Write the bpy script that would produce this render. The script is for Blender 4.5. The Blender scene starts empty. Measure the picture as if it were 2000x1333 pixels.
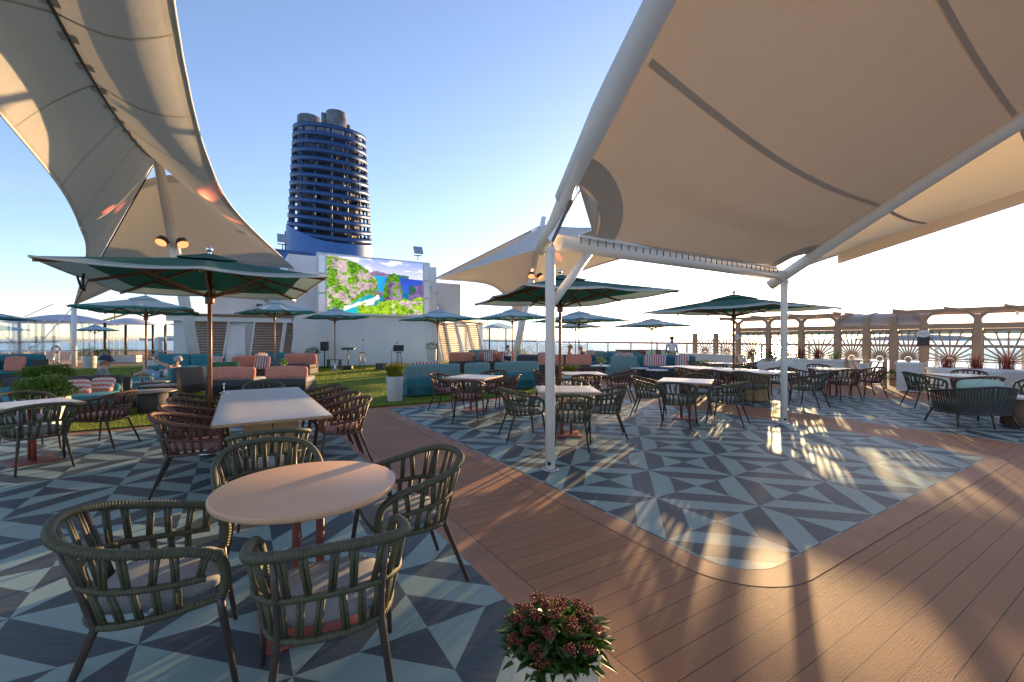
import bpy, bmesh, math, random
from math import sin, cos, pi, radians, sqrt, atan2
from mathutils import Vector, Matrix
random.seed(7)
SC = bpy.context.scene
COL = SC.collection

# ------------------------------------------------------------------ camera, world, sun
CAM_H = 1.55
F = 855.0                                   # focal length in pixels of a 2000 px wide frame
cd = bpy.data.cameras.new('camera'); cam = bpy.data.objects.new('camera', cd); COL.objects.link(cam)
cd.sensor_width = 36.0; cd.lens = F / 2000 * 36; cd.clip_end = 60000; cd.clip_start = 0.05
cam.location = (0, 0, CAM_H); cam.rotation_euler = (pi / 2 - 0.0052, 0, 0)
SC.camera = cam

SUN_AZ = radians(31.0)                      # to the right of the camera's forward axis (+Y)
SUN_EL = radians(6.7)
w = bpy.data.worlds.new('World'); SC.world = w; w.use_nodes = True
nt = w.node_tree; nt.nodes.clear()
sky = nt.nodes.new('ShaderNodeTexSky'); sky.sky_type = 'NISHITA'; sky.sun_disc = False
sky.sun_elevation = SUN_EL; sky.sun_rotation = SUN_AZ
sky.altitude = 30; sky.air_density = 0.72; sky.dust_density = 0.35; sky.ozone_density = 2.4
bg = nt.nodes.new('ShaderNodeBackground'); bg.inputs['Strength'].default_value = 0.15
wo = nt.nodes.new('ShaderNodeOutputWorld')
gm = nt.nodes.new('ShaderNodeGamma'); gm.inputs[1].default_value = .86
mlt = nt.nodes.new('ShaderNodeMix'); mlt.data_type = 'RGBA'; mlt.blend_type = 'MULTIPLY'; mlt.inputs[0].default_value = 1.0; mlt.inputs[7].default_value = (1.10, .935, .93, 1)
nt.links.new(sky.outputs[0], gm.inputs[0]); nt.links.new(gm.outputs[0], mlt.inputs[6]); # faint streaky clouds low over the horizon
tc_ = nt.nodes.new('ShaderNodeTexCoord'); mp_ = nt.nodes.new('ShaderNodeMapping'); mp_.inputs['Scale'].default_value = (2.2, 2.2, 11)
nz_ = nt.nodes.new('ShaderNodeTexNoise'); nz_.inputs['Scale'].default_value = 1.6; nz_.inputs['Detail'].default_value = 8; nz_.inputs['Roughness'].default_value = .62
cr_ = nt.nodes.new('ShaderNodeValToRGB'); cr_.color_ramp.elements[0].position = .50; cr_.color_ramp.elements[1].position = .74
sp_ = nt.nodes.new('ShaderNodeSeparateXYZ'); bd_ = nt.nodes.new('ShaderNodeMapRange'); bd_.inputs['From Min'].default_value = .34; bd_.inputs['From Max'].default_value = .05
ml_ = nt.nodes.new('ShaderNodeMath'); ml_.operation = 'MULTIPLY'; ml2 = nt.nodes.new('ShaderNodeMath'); ml2.operation = 'MULTIPLY'; ml2.inputs[1].default_value = .55
cm_ = nt.nodes.new('ShaderNodeMix'); cm_.data_type = 'RGBA'; cm_.inputs[7].default_value = (1.75, 1.68, 1.66, 1)
nt.links.new(tc_.outputs['Generated'], mp_.inputs[0]); nt.links.new(mp_.outputs[0], nz_.inputs['Vector']); nt.links.new(nz_.outputs['Fac'], cr_.inputs[0])
nt.links.new(tc_.outputs['Generated'], sp_.inputs[0]); nt.links.new(sp_.outputs[2], bd_.inputs['Value'])
nt.links.new(cr_.outputs[0], ml_.inputs[0]); nt.links.new(bd_.outputs[0], ml_.inputs[1]); nt.links.new(ml_.outputs[0], ml2.inputs[0]); nt.links.new(ml2.outputs[0], cm_.inputs[0])
nt.links.new(mlt.outputs[2], cm_.inputs[6]); nt.links.new(cm_.outputs[2], bg.inputs[0]); nt.links.new(bg.outputs[0], wo.inputs[0])

sd = bpy.data.lights.new('sun', 'SUN'); so = bpy.data.objects.new('sun', sd); COL.objects.link(so)
sd.energy = 3.0; sd.angle = radians(0.5); sd.color = (1.0, 0.64, 0.30)
sdir = Vector((sin(SUN_AZ) * cos(SUN_EL), cos(SUN_AZ) * cos(SUN_EL), sin(SUN_EL)))
so.rotation_euler = sdir.to_track_quat('Z', 'Y').to_euler()
SC.view_settings.view_transform = 'Standard'; SC.view_settings.look = 'None'
SC.view_settings.exposure = 1.9; SC.view_settings.gamma = 1.0
SC.render.engine = 'CYCLES'
SC.cycles.max_bounces = 8; SC.cycles.transparent_max_bounces = 24

# ------------------------------------------------------------------ ship frame: a to starboard, b forward
TH = radians(58.15)
RZ = pi / 2 - TH                            # z rotation that turns local x into the a axis
def S(a, b, z=0.0):
    return Vector((sin(TH) * a - cos(TH) * b, cos(TH) * a + sin(TH) * b, z))

# ------------------------------------------------------------------ materials
def nodes_of(name):
    m = bpy.data.materials.new(name); m.use_nodes = True
    n = m.node_tree; n.nodes.clear()
    o = n.nodes.new('ShaderNodeOutputMaterial'); p = n.nodes.new('ShaderNodeBsdfPrincipled')
    n.links.new(p.outputs[0], o.inputs[0])
    return m, n, p, o
def mathn(n, op, a, b=None, c=None):
    x = n.nodes.new('ShaderNodeMath'); x.operation = op
    for i, v in enumerate((a, b, c)):
        if v is None: continue
        if isinstance(v, (int, float)): x.inputs[i].default_value = v
        else: n.links.new(v, x.inputs[i])
    return x.outputs[0]
def mixc(n, f, c1, c2, blend='MIX'):
    x = n.nodes.new('ShaderNodeMix'); x.data_type = 'RGBA'; x.blend_type = blend
    if isinstance(f, (int, float)): x.inputs[0].default_value = f
    else: n.links.new(f, x.inputs[0])
    for i, c in ((6, c1), (7, c2)):
        if isinstance(c, (tuple, list)): x.inputs[i].default_value = (*c[:3], 1)
        else: n.links.new(c, x.inputs[i])
    return x.outputs[2]
def noise(n, vec, scale, detail=4, rough=.55):
    x = n.nodes.new('ShaderNodeTexNoise'); x.inputs['Scale'].default_value = scale
    x.inputs['Detail'].default_value = detail; x.inputs['Roughness'].default_value = rough
    n.links.new(vec, x.inputs['Vector']); return x.outputs['Fac']
def ramp(n, f, p0, p1, c0=(0, 0, 0), c1=(1, 1, 1)):
    x = n.nodes.new('ShaderNodeValToRGB'); n.links.new(f, x.inputs[0])
    x.color_ramp.elements[0].position = p0; x.color_ramp.elements[0].color = (*c0, 1)
    x.color_ramp.elements[1].position = p1; x.color_ramp.elements[1].color = (*c1, 1)
    return x.outputs[0]
def bump(n, p, h, strength, dist=.01):
    b = n.nodes.new('ShaderNodeBump'); b.inputs['Strength'].default_value = strength
    b.inputs['Distance'].default_value = dist
    n.links.new(h, b.inputs['Height']); n.links.new(b.outputs[0], p.inputs['Normal'])
def coord(n, kind='Object'):
    return n.nodes.new('ShaderNodeTexCoord').outputs[kind]
def mat(name, col, rough=.6, metal=0.0, var=.18, scale=6.0, bmp=0.0, bscale=60.0, trans=0.0, spec=.5, tcol=None, sheen=0):
    m, n, p, o = nodes_of(name)
    v = coord(n)
    f = noise(n, v, scale, 5)
    f = ramp(n, f, .3, .7)
    c = mixc(n, f, tuple(max(0, x * (1 - var)) for x in col), tuple(min(1, x * (1 + var)) for x in col))
    n.links.new(c, p.inputs['Base Color'])
    p.inputs['Roughness'].default_value = rough; p.inputs['Metallic'].default_value = metal
    p.inputs['Specular IOR Level'].default_value = spec
    if sheen: p.inputs['Sheen Weight'].default_value = sheen
    if bmp:
        bump(n, p, noise(n, v, bscale, 3), bmp)
    if trans:
        t = n.nodes.new('ShaderNodeBsdfTranslucent')
        t.inputs[0].default_value = (*(tcol or col), 1)
        mx = n.nodes.new('ShaderNodeMixShader'); mx.inputs[0].default_value = trans
        n.links.new(p.outputs[0], mx.inputs[1]); n.links.new(t.outputs[0], mx.inputs[2])
        n.links.new(mx.outputs[0], o.inputs[0])
    return m

def rot_vec(n, v, ang, loc=(0, 0, 0)):
    x = n.nodes.new('ShaderNodeVectorRotate'); x.rotation_type = 'Z_AXIS'
    x.inputs['Angle'].default_value = ang; n.links.new(v, x.inputs['Vector'])
    s = n.nodes.new('ShaderNodeSeparateXYZ'); n.links.new(x.outputs[0], s.inputs[0])
    return s.outputs[0], s.outputs[1]

def pattern_material():
    m, n, p, o = nodes_of('patterned_vinyl')
    g = n.nodes.new('ShaderNodeNewGeometry').outputs['Position']
    T = 0.9139; ang = -0.2294
    ox, oy = 0.463 * CAM_H, 3.4525 * CAM_H
    sb = n.nodes.new('ShaderNodeVectorMath'); sb.operation = 'SUBTRACT'
    n.links.new(g, sb.inputs[0]); sb.inputs[1].default_value = (ox, oy, 0)
    u, v = rot_vec(n, sb.outputs[0], -ang)
    u = mathn(n, 'DIVIDE', u, T); v = mathn(n, 'DIVIDE', v, T)
    iu = mathn(n, 'FLOOR', u); iv = mathn(n, 'FLOOR', v)
    fu = mathn(n, 'ABSOLUTE', mathn(n, 'SUBTRACT', mathn(n, 'FRACT', u), .5))
    fv = mathn(n, 'ABSOLUTE', mathn(n, 'SUBTRACT', mathn(n, 'FRACT', v), .5))
    chk = mathn(n, 'FLOORED_MODULO', mathn(n, 'ADD', iu, iv), 2)
    ns = mathn(n, 'GREATER_THAN', fv, fu)
    inner = mathn(n, 'LESS_THAN', mathn(n, 'MAXIMUM', fu, fv), .275)
    k = mathn(n, 'FLOORED_MODULO', mathn(n, 'ADD', mathn(n, 'ADD', chk, ns), inner), 2)
    v3 = g
    wear = ramp(n, noise(n, v3, 1.3, 6, .65), .35, .75)
    fine = noise(n, v3, 18, 6, .7)
    light = mixc(n, wear, (.235, .345, .325), (.31, .415, .385))
    dark = mixc(n, wear, (.046, .064, .073), (.070, .090, .097))
    c = mixc(n, k, light, dark)
    # brushed streaks along one direction and small scuffs
    mp = n.nodes.new('ShaderNodeMapping'); mp.inputs['Scale'].default_value = (2, 30, 1); mp.inputs['Rotation'].default_value = (0, 0, .22)
    n.links.new(g, mp.inputs[0])
    st = noise(n, mp.outputs[0], 2.2, 5, .6)
    c = mixc(n, mathn(n, 'MULTIPLY', ramp(n, st, .45, .75), .22), c, (.20, .25, .26))
    sc = ramp(n, noise(n, v3, 7.0, 8, .75), .63, .72)
    c = mixc(n, mathn(n, 'MULTIPLY', sc, .45), c, (.13, .12, .10))
    n.links.new(c, p.inputs['Base Color'])
    rr = mathn(n, 'MULTIPLY_ADD', mathn(n, 'ADD', wear, fine), .10, .44); p.inputs['Specular IOR Level'].default_value = .38
    n.links.new(rr, p.inputs['Roughness'])
    bump(n, p, st, .06, .01)
    return m

def plank_material():
    m, n, p, o = nodes_of('deck_planks')
    g = n.nodes.new('ShaderNodeNewGeometry').outputs['Position']
    a, b = rot_vec(n, g, -RZ)
    W = .1305
    q = mathn(n, 'DIVIDE', mathn(n, 'ADD', b, .03), W)
    fr = mathn(n, 'FRACT', q); idx = mathn(n, 'FLOOR', q)
    groove = mathn(n, 'LESS_THAN', fr, .035)
    wn = n.nodes.new('ShaderNodeTexWhiteNoise'); wn.noise_dimensions = '1D'; n.links.new(idx, wn.inputs['W'])
    cx = n.nodes.new('ShaderNodeCombineXYZ'); n.links.new(mathn(n, 'MULTIPLY', a, 1.5), cx.inputs[0]); n.links.new(mathn(n, 'MULTIPLY', b, 60), cx.inputs[1])
    n.links.new(mathn(n, 'MULTIPLY', idx, 3.1), cx.inputs[2])
    grain = noise(n, cx.outputs[0], 1.0, 4, .6)
    big = noise(n, g, 1.1, 5, .6)
    c = mixc(n, wn.outputs[0], (.37, .152, .057), (.43, .187, .074))
    c = mixc(n, mathn(n, 'MULTIPLY', grain, .5), c, (.40, .23, .15))
    c = mixc(n, mathn(n, 'MULTIPLY', ramp(n, big, .45, .75), .35), c, (.18, .11, .085))
    scr = ramp(n, noise(n, g, 11, 8, .75), .68, .75)
    c = mixc(n, mathn(n, 'MULTIPLY', scr, .25), c, (.45, .36, .30))
    c = mixc(n, groove, c, (.03, .025, .022))
    n.links.new(c, p.inputs['Base Color'])
    p.inputs['Roughness'].default_value = .62; p.inputs['Specular IOR Level'].default_value = .35
    cx2 = n.nodes.new('ShaderNodeCombineXYZ'); n.links.new(mathn(n, 'MULTIPLY', a, 6), cx2.inputs[0]); n.links.new(mathn(n, 'MULTIPLY', b, 240), cx2.inputs[1])
    comb = noise(n, cx2.outputs[0], 1.0, 3, .6)
    bump(n, p, mathn(n, 'ADD', comb, noise(n, g, 90, 4, .7)), .55, .003)
    return m

def grass_material():
    m, n, p, o = nodes_of('turf')
    g = n.nodes.new('ShaderNodeNewGeometry').outputs['Position']
    f1 = noise(n, g, 140, 4, .7); f2 = noise(n, g, .8, 4)
    c = mixc(n, ramp(n, f1, .3, .7), (.07, .13, .010), (.28, .36, .035))
    c = mixc(n, mathn(n, 'MULTIPLY', ramp(n, f2, .3, .7), .45), c, (.12, .15, .025))
    n.links.new(c, p.inputs['Base Color']); p.inputs['Roughness'].default_value = .8
    p.inputs['Specular IOR Level'].default_value = .2
    bump(n, p, f1, 1.0, .03)
    return m

def canvas_material(name, col, trans, tcol):
    m, n, p, o = nodes_of(name)
    v = coord(n)
    f = noise(n, v, .35, 4); f2 = noise(n, v, 5, 6, .65)
    c = mixc(n, ramp(n, f, .3, .7), tuple(x * .93 for x in col), col)
    st = ramp(n, f2, .60, .80)
    c = mixc(n, mathn(n, 'MULTIPLY', st, .16), c, (.35, .30, .24))
    n.links.new(c, p.inputs['Base Color']); p.inputs['Roughness'].default_value = .55
    wv = mathn(n, 'ADD', mathn(n, 'MULTIPLY', noise(n, v, 1.1, 3), 3.0), noise(n, v, 60, 2)); bump(n, p, wv, .30, .03)
    t = n.nodes.new('ShaderNodeBsdfTranslucent'); t.inputs[0].default_value = (*tcol, 1)
    mx = n.nodes.new('ShaderNodeMixShader'); mx.inputs[0].default_value = trans
    n.links.new(p.outputs[0], mx.inputs[1]); n.links.new(t.outputs[0], mx.inputs[2])
    n.links.new(mx.outputs[0], o.inputs[0])
    return m

def glass_material(name, tint=(.86, .93, .95), gl=.10):
    m, n, p, o = nodes_of(name)
    tr = n.nodes.new('ShaderNodeBsdfTransparent'); tr.inputs[0].default_value = (*tint, 1)
    gs = n.nodes.new('ShaderNodeBsdfGlossy'); gs.inputs['Roughness'].default_value = .04
    gs.inputs[0].default_value = (1, 1, 1, 1)
    lw = n.nodes.new('ShaderNodeLayerWeight'); lw.inputs[0].default_value = .25
    f = mathn(n, 'MULTIPLY_ADD', lw.outputs['Fresnel'], .6, gl * .3)
    smudge = noise(n, coord(n), 3, 5); f = mathn(n, 'MULTIPLY', f, mathn(n, 'ADD', smudge, .5))
    mx = n.nodes.new('ShaderNodeMixShader'); n.links.new(f, mx.inputs[0])
    n.links.new(tr.outputs[0], mx.inputs[1]); n.links.new(gs.outputs[0], mx.inputs[2])
    n.links.new(mx.outputs[0], o.inputs[0])
    return m

def stripe_material(name, c1, c2, freq, axis=0, zig=0):
    m, n, p, o = nodes_of(name)
    v = coord(n); s = n.nodes.new('ShaderNodeSeparateXYZ'); n.links.new(v, s.inputs[0])
    t = s.outputs[axis]
    if zig:
        z = mathn(n, 'ABSOLUTE', mathn(n, 'SUBTRACT', mathn(n, 'FRACT', mathn(n, 'MULTIPLY', s.outputs[2 if axis == 0 else 0], 14)), .5))
        t = mathn(n, 'ADD', t, mathn(n, 'MULTIPLY', z, zig))
    k = mathn(n, 'GREATER_THAN', mathn(n, 'FRACT', mathn(n, 'MULTIPLY', t, freq)), .5)
    n.links.new(mixc(n, k, c1, c2), p.inputs['Base Color']); p.inputs['Roughness'].default_value = .85
    bump(n, p, noise(n, v, 160, 2), .3, .003)
    return m

def attr_emission(name, strength):
    m, n, p, o = nodes_of(name)
    at = n.nodes.new('ShaderNodeVertexColor'); at.layer_name = 'picture'
    e = n.nodes.new('ShaderNodeEmission'); e.inputs[1].default_value = strength
    n.links.new(at.outputs[0], e.inputs[0]); n.links.new(e.outputs[0], o.inputs[0])
    return m
def emit(name, col, s):
    m, n, p, o = nodes_of(name)
    e = n.nodes.new('ShaderNodeEmission'); e.inputs[0].default_value = (*col, 1); e.inputs[1].default_value = s
    n.links.new(e.outputs[0], o.inputs[0]); return m
def sea_material():
    m, n, p, o = nodes_of('sea_water')
    p.inputs['Base Color'].default_value = (.06, .12, .16, 1); p.inputs['Roughness'].default_value = .22
    g = n.nodes.new('ShaderNodeNewGeometry').outputs['Position']
    bump(n, p, noise(n, g, .05, 6, .6), .35, 6)
    return m
def leaf_material(name, c1, c2, trans=.35, rough=.4):
    m, n, p, o = nodes_of(name)
    g = n.nodes.new('ShaderNodeNewGeometry')
    c = mixc(n, g.outputs['Random Per Island'], c1, c2)
    n.links.new(c, p.inputs['Base Color']); p.inputs['Roughness'].default_value = rough
    t = n.nodes.new('ShaderNodeBsdfTranslucent'); n.links.new(c, t.inputs[0])
    mx = n.nodes.new('ShaderNodeMixShader'); mx.inputs[0].default_value = trans
    n.links.new(p.outputs[0], mx.inputs[1]); n.links.new(t.outputs[0], mx.inputs[2])
    n.links.new(mx.outputs[0], o.inputs[0])
    return m

K = {}
K['pattern'] = pattern_material(); K['plank'] = plank_material(); K['turf'] = grass_material(); K['sea'] = sea_material()
K['border'] = mat('border_board', (.39, .185, .095), .6, var=.2, scale=2.5, bmp=.2, bscale=160)
K['seam'] = mat('caulk', (.03, .028, .027), .8)
K['canvas'] = canvas_material('tensile_canvas', (.66, .62, .57), .15, (.70, .62, .48))
K['shelter'] = canvas_material('shelter_canvas', (.64, .54, .43), .11, (.60, .47, .33))
K['shelter_lit'] = canvas_material('lit_shelter_canvas', (.66, .56, .43), .34, (.80, .66, .42))  # side panel's sun glow put into a yellower, more translucent copy of the canvas
K['sleeve'] = mat('white_sleeve_fabric', (.80, .79, .77), .5, var=.04, scale=2)
K['warm_white'] = mat('warm_white_paint', (.88, .82, .73), .38, var=.05, scale=1.5)
K['shelter_seam'] = canvas_material('shelter_seam', (.64, .54, .43), .10, (.45, .36, .26))
K['canvas_seam'] = canvas_material('canvas_seam', (.56, .53, .49), .10, (.5, .44, .36))
K['white'] = mat('white_paint', (.78, .78, .78), .4, var=.05, scale=1.5)
K['white_wall'] = mat('white_wall_paint', (.74, .74, .75), .55, var=.07, scale=.8, bmp=.05, bscale=8)
K['cream'] = mat('cream_paint', (.72, .68, .61), .5, var=.06, scale=2)
K['steel'] = mat('brushed_steel', (.62, .62, .63), .28, 1.0, var=.08)
K['chrome'] = mat('chrome', (.8, .8, .8), .1, 1.0, var=.02)
K['dark_metal'] = mat('dark_metal', (.045, .043, .042), .45, var=.15)
K['black'] = mat('black_plastic', (.018, .018, .02), .5, var=.2)
K['leg'] = mat('bronze_leg_paint', (.060, .042, .033), .42, var=.15, spec=.6)
K['rope_green'] = mat('olive_rope', (.082, .080, .042), .55, var=.22, scale=40, bmp=.25, bscale=500)
K['rope_dark'] = mat('dark_strap', (.040, .036, .028), .55, var=.25, scale=30, bmp=.25, bscale=300)
K['rope_brown'] = mat('chestnut_rope', (.125, .055, .033), .55, var=.22, scale=40, bmp=.25, bscale=500)
K['cush_grey'] = mat('grey_cushion', (.30, .305, .30), .9, var=.10, scale=14, bmp=.25, bscale=300)
K['cush_pink'] = mat('pink_cushion', (.46, .25, .21), .9, var=.10, scale=14, bmp=.25, bscale=300)
K['coral'] = mat('coral_fabric', (.62, .235, .165), .9, var=.10, scale=9, bmp=.3, bscale=260)
K['teal'] = mat('teal_fabric', (.045, .20, .235), .9, var=.16, scale=9, bmp=.3, bscale=260)
K['sage'] = mat('sage_fabric', (.16, .27, .26), .9, var=.12, scale=9, bmp=.3, bscale=260)
K['mint'] = mat('mint_fabric', (.40, .56, .49), .9, var=.08, scale=9, bmp=.3, bscale=260)
K['blue_seat'] = mat('blue_fabric', (.05, .13, .22), .9, var=.14, scale=9, bmp=.3, bscale=260)
K['shell'] = mat('charcoal_weave', (.060, .056, .055), .7, var=.2, scale=30, bmp=.6, bscale=220)
K['weave_brown'] = mat('brown_weave', (.17, .085, .05), .7, var=.25, scale=30, bmp=.6, bscale=200)
K['stripe'] = stripe_material('striped_fabric', (.60, .54, .50), (.42, .10, .11), 11, 0)
K['zigzag'] = stripe_material('zigzag_fabric', (.62, .52, .45), (.55, .16, .10), 9, 2, .05)
K['peach'] = mat('peach_tabletop', (.72, .43, .255), .42, var=.035, scale=3, spec=.4)
K['pale_top'] = mat('pale_tabletop', (.60, .575, .54), .38, var=.06, scale=4)
K['oak'] = mat('oak', (.42, .245, .12), .5, var=.22, scale=5)
K['red_metal'] = mat('brick_red_metal', (.27, .063, .043), .5, var=.10, scale=3)
K['dark_top'] = mat('dark_tabletop', (.20, .155, .125), .4, var=.1)
K['timber'] = mat('varnished_timber', (.26, .095, .035), .38, var=.25, scale=9)
K['umb_green'] = mat('green_canvas', (.010, .115, .078), .8, var=.12, scale=3, trans=.14, tcol=(.01, .09, .06), bmp=.15, bscale=180)
K['umb_pale'] = mat('pale_blue_canvas', (.50, .63, .65), .8, var=.08, scale=3, trans=.22, tcol=(.42, .54, .50), bmp=.15, bscale=180)
K['umb_teal'] = mat('teal_canvas', (.02, .20, .19), .8, var=.08, scale=3, trans=.25, tcol=(.03, .22, .2), bmp=.15, bscale=180)
K['umb_band'] = mat('sage_canvas', (.36, .46, .41), .8, var=.08, scale=3, trans=.25, tcol=(.36, .46, .38), bmp=.15, bscale=180)
K['umb_white'] = mat('white_piping', (.72, .72, .68), .8, var=.05, trans=.2)
K['navy'] = mat('funnel_blue', (.018, .100, .31), .38, var=.14, scale=.6, spec=.6)
K['navy_ring'] = mat('funnel_ring_blue', (.011, .058, .175), .38, var=.14, scale=.6, spec=.5)
K['soot'] = mat('sooty_steel', (.22, .21, .20), .55, .4, var=.6, scale=1.1)
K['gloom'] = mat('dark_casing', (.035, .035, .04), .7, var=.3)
K['bronze'] = mat('bronze_powdercoat', (.42, .265, .16), .45, var=.10, scale=3)
K['slat'] = mat('timber_slat', (.30, .165, .10), .6, var=.2, scale=5)
K['pot'] = mat('cream_pot', (.72, .58, .44), .5, var=.05, scale=5)
K['pot_white'] = mat('pale_grey_pot', (.60, .58, .56), .6, var=.06, scale=5)
K['soil'] = mat('soil', (.03, .022, .016), .95, var=.4, scale=30)
K['leaf_dark'] = leaf_material('dark_leaf', (.020, .052, .014), (.055, .115, .022))
K['leaf_mid'] = leaf_material('mid_leaf', (.06, .13, .018), (.22, .30, .04))
K['leaf_gold'] = leaf_material('golden_leaf', (.13, .15, .018), (.32, .28, .03))
K['leaf_red'] = leaf_material('red_leaf', (.11, .020, .020), (.26, .055, .045))
K['skim_leaf'] = leaf_material('glossy_leaf', (.030, .085, .014), (.095, .175, .025), .35, .35)
K['bud'] = leaf_material('red_bud', (.16, .012, .014), (.38, .065, .035), .2, .4)
K['stem'] = mat('plant_stem', (.09, .06, .03), .8)
K['skin'] = mat('skin', (.52, .29, .20), .55, var=.06, scale=12)
K['skin_dark'] = mat('dark_skin', (.14, .075, .05), .5, var=.06, scale=12)
K['hair_white'] = mat('white_hair', (.36, .34, .31), .7, var=.25, scale=40, bmp=.6, bscale=90)
K['hair_dark'] = mat('dark_hair', (.045, .03, .022), .6, var=.3, scale=40)
K['hair_fair'] = mat('fair_hair', (.36, .22, .10), .6, var=.3, scale=40)
K['shirt_grey'] = mat('grey_shirt', (.17, .165, .16), .9, var=.1, scale=12)
K['shirt_white'] = mat('white_shirt', (.70, .70, .72), .9, var=.05, scale=12)
K['denim'] = mat('pale_denim', (.20, .29, .38), .9, var=.12, scale=20)
K['khaki'] = mat('khaki', (.33, .26, .18), .9, var=.1, scale=12)
K['navy_cloth'] = mat('navy_cloth', (.02, .03, .06), .85, var=.2)
K['coral_cloth'] = mat('salmon_cloth', (.50, .22, .17), .9, var=.1)
K['straw'] = mat('straw', (.45, .27, .10), .8, var=.2, scale=30)
K['glass'] = glass_material('clear_glass')
K['drink'] = mat('pale_drink', (.62, .62, .52), .3, var=.05, trans=.4)
K['amber'] = emit('amber_lamp', (1.0, .26, .10), .75)
K['bulb'] = emit('warm_bulb', (1.0, .8, .5), 3.0)
K['sign_white'] = mat('sign_white', (.72, .71, .69), .4, var=.03)
K['sign_ink'] = mat('sign_ink', (.22, .20, .19), .5, var=.1)
K['barrel'] = mat('polycarbonate', (.52, .44, .37), .35, var=.06, trans=.25, tcol=(.35, .3, .25))
K['hill'] = mat('hazy_hill', (.20, .23, .26), 1.0, var=.12, scale=.002)
K['city'] = mat('hazy_concrete', (.34, .36, .39), .9, var=.2, scale=.02)
K['yellow'] = mat('crane_yellow', (.55, .38, .08), .5, var=.1)
K['sail'] = canvas_material('sail_cloth', (.56, .62, .72), .2, (.55, .6, .68))
K['lifering'] = mat('orange_ring', (.30, .05, .035), .5)

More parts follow.
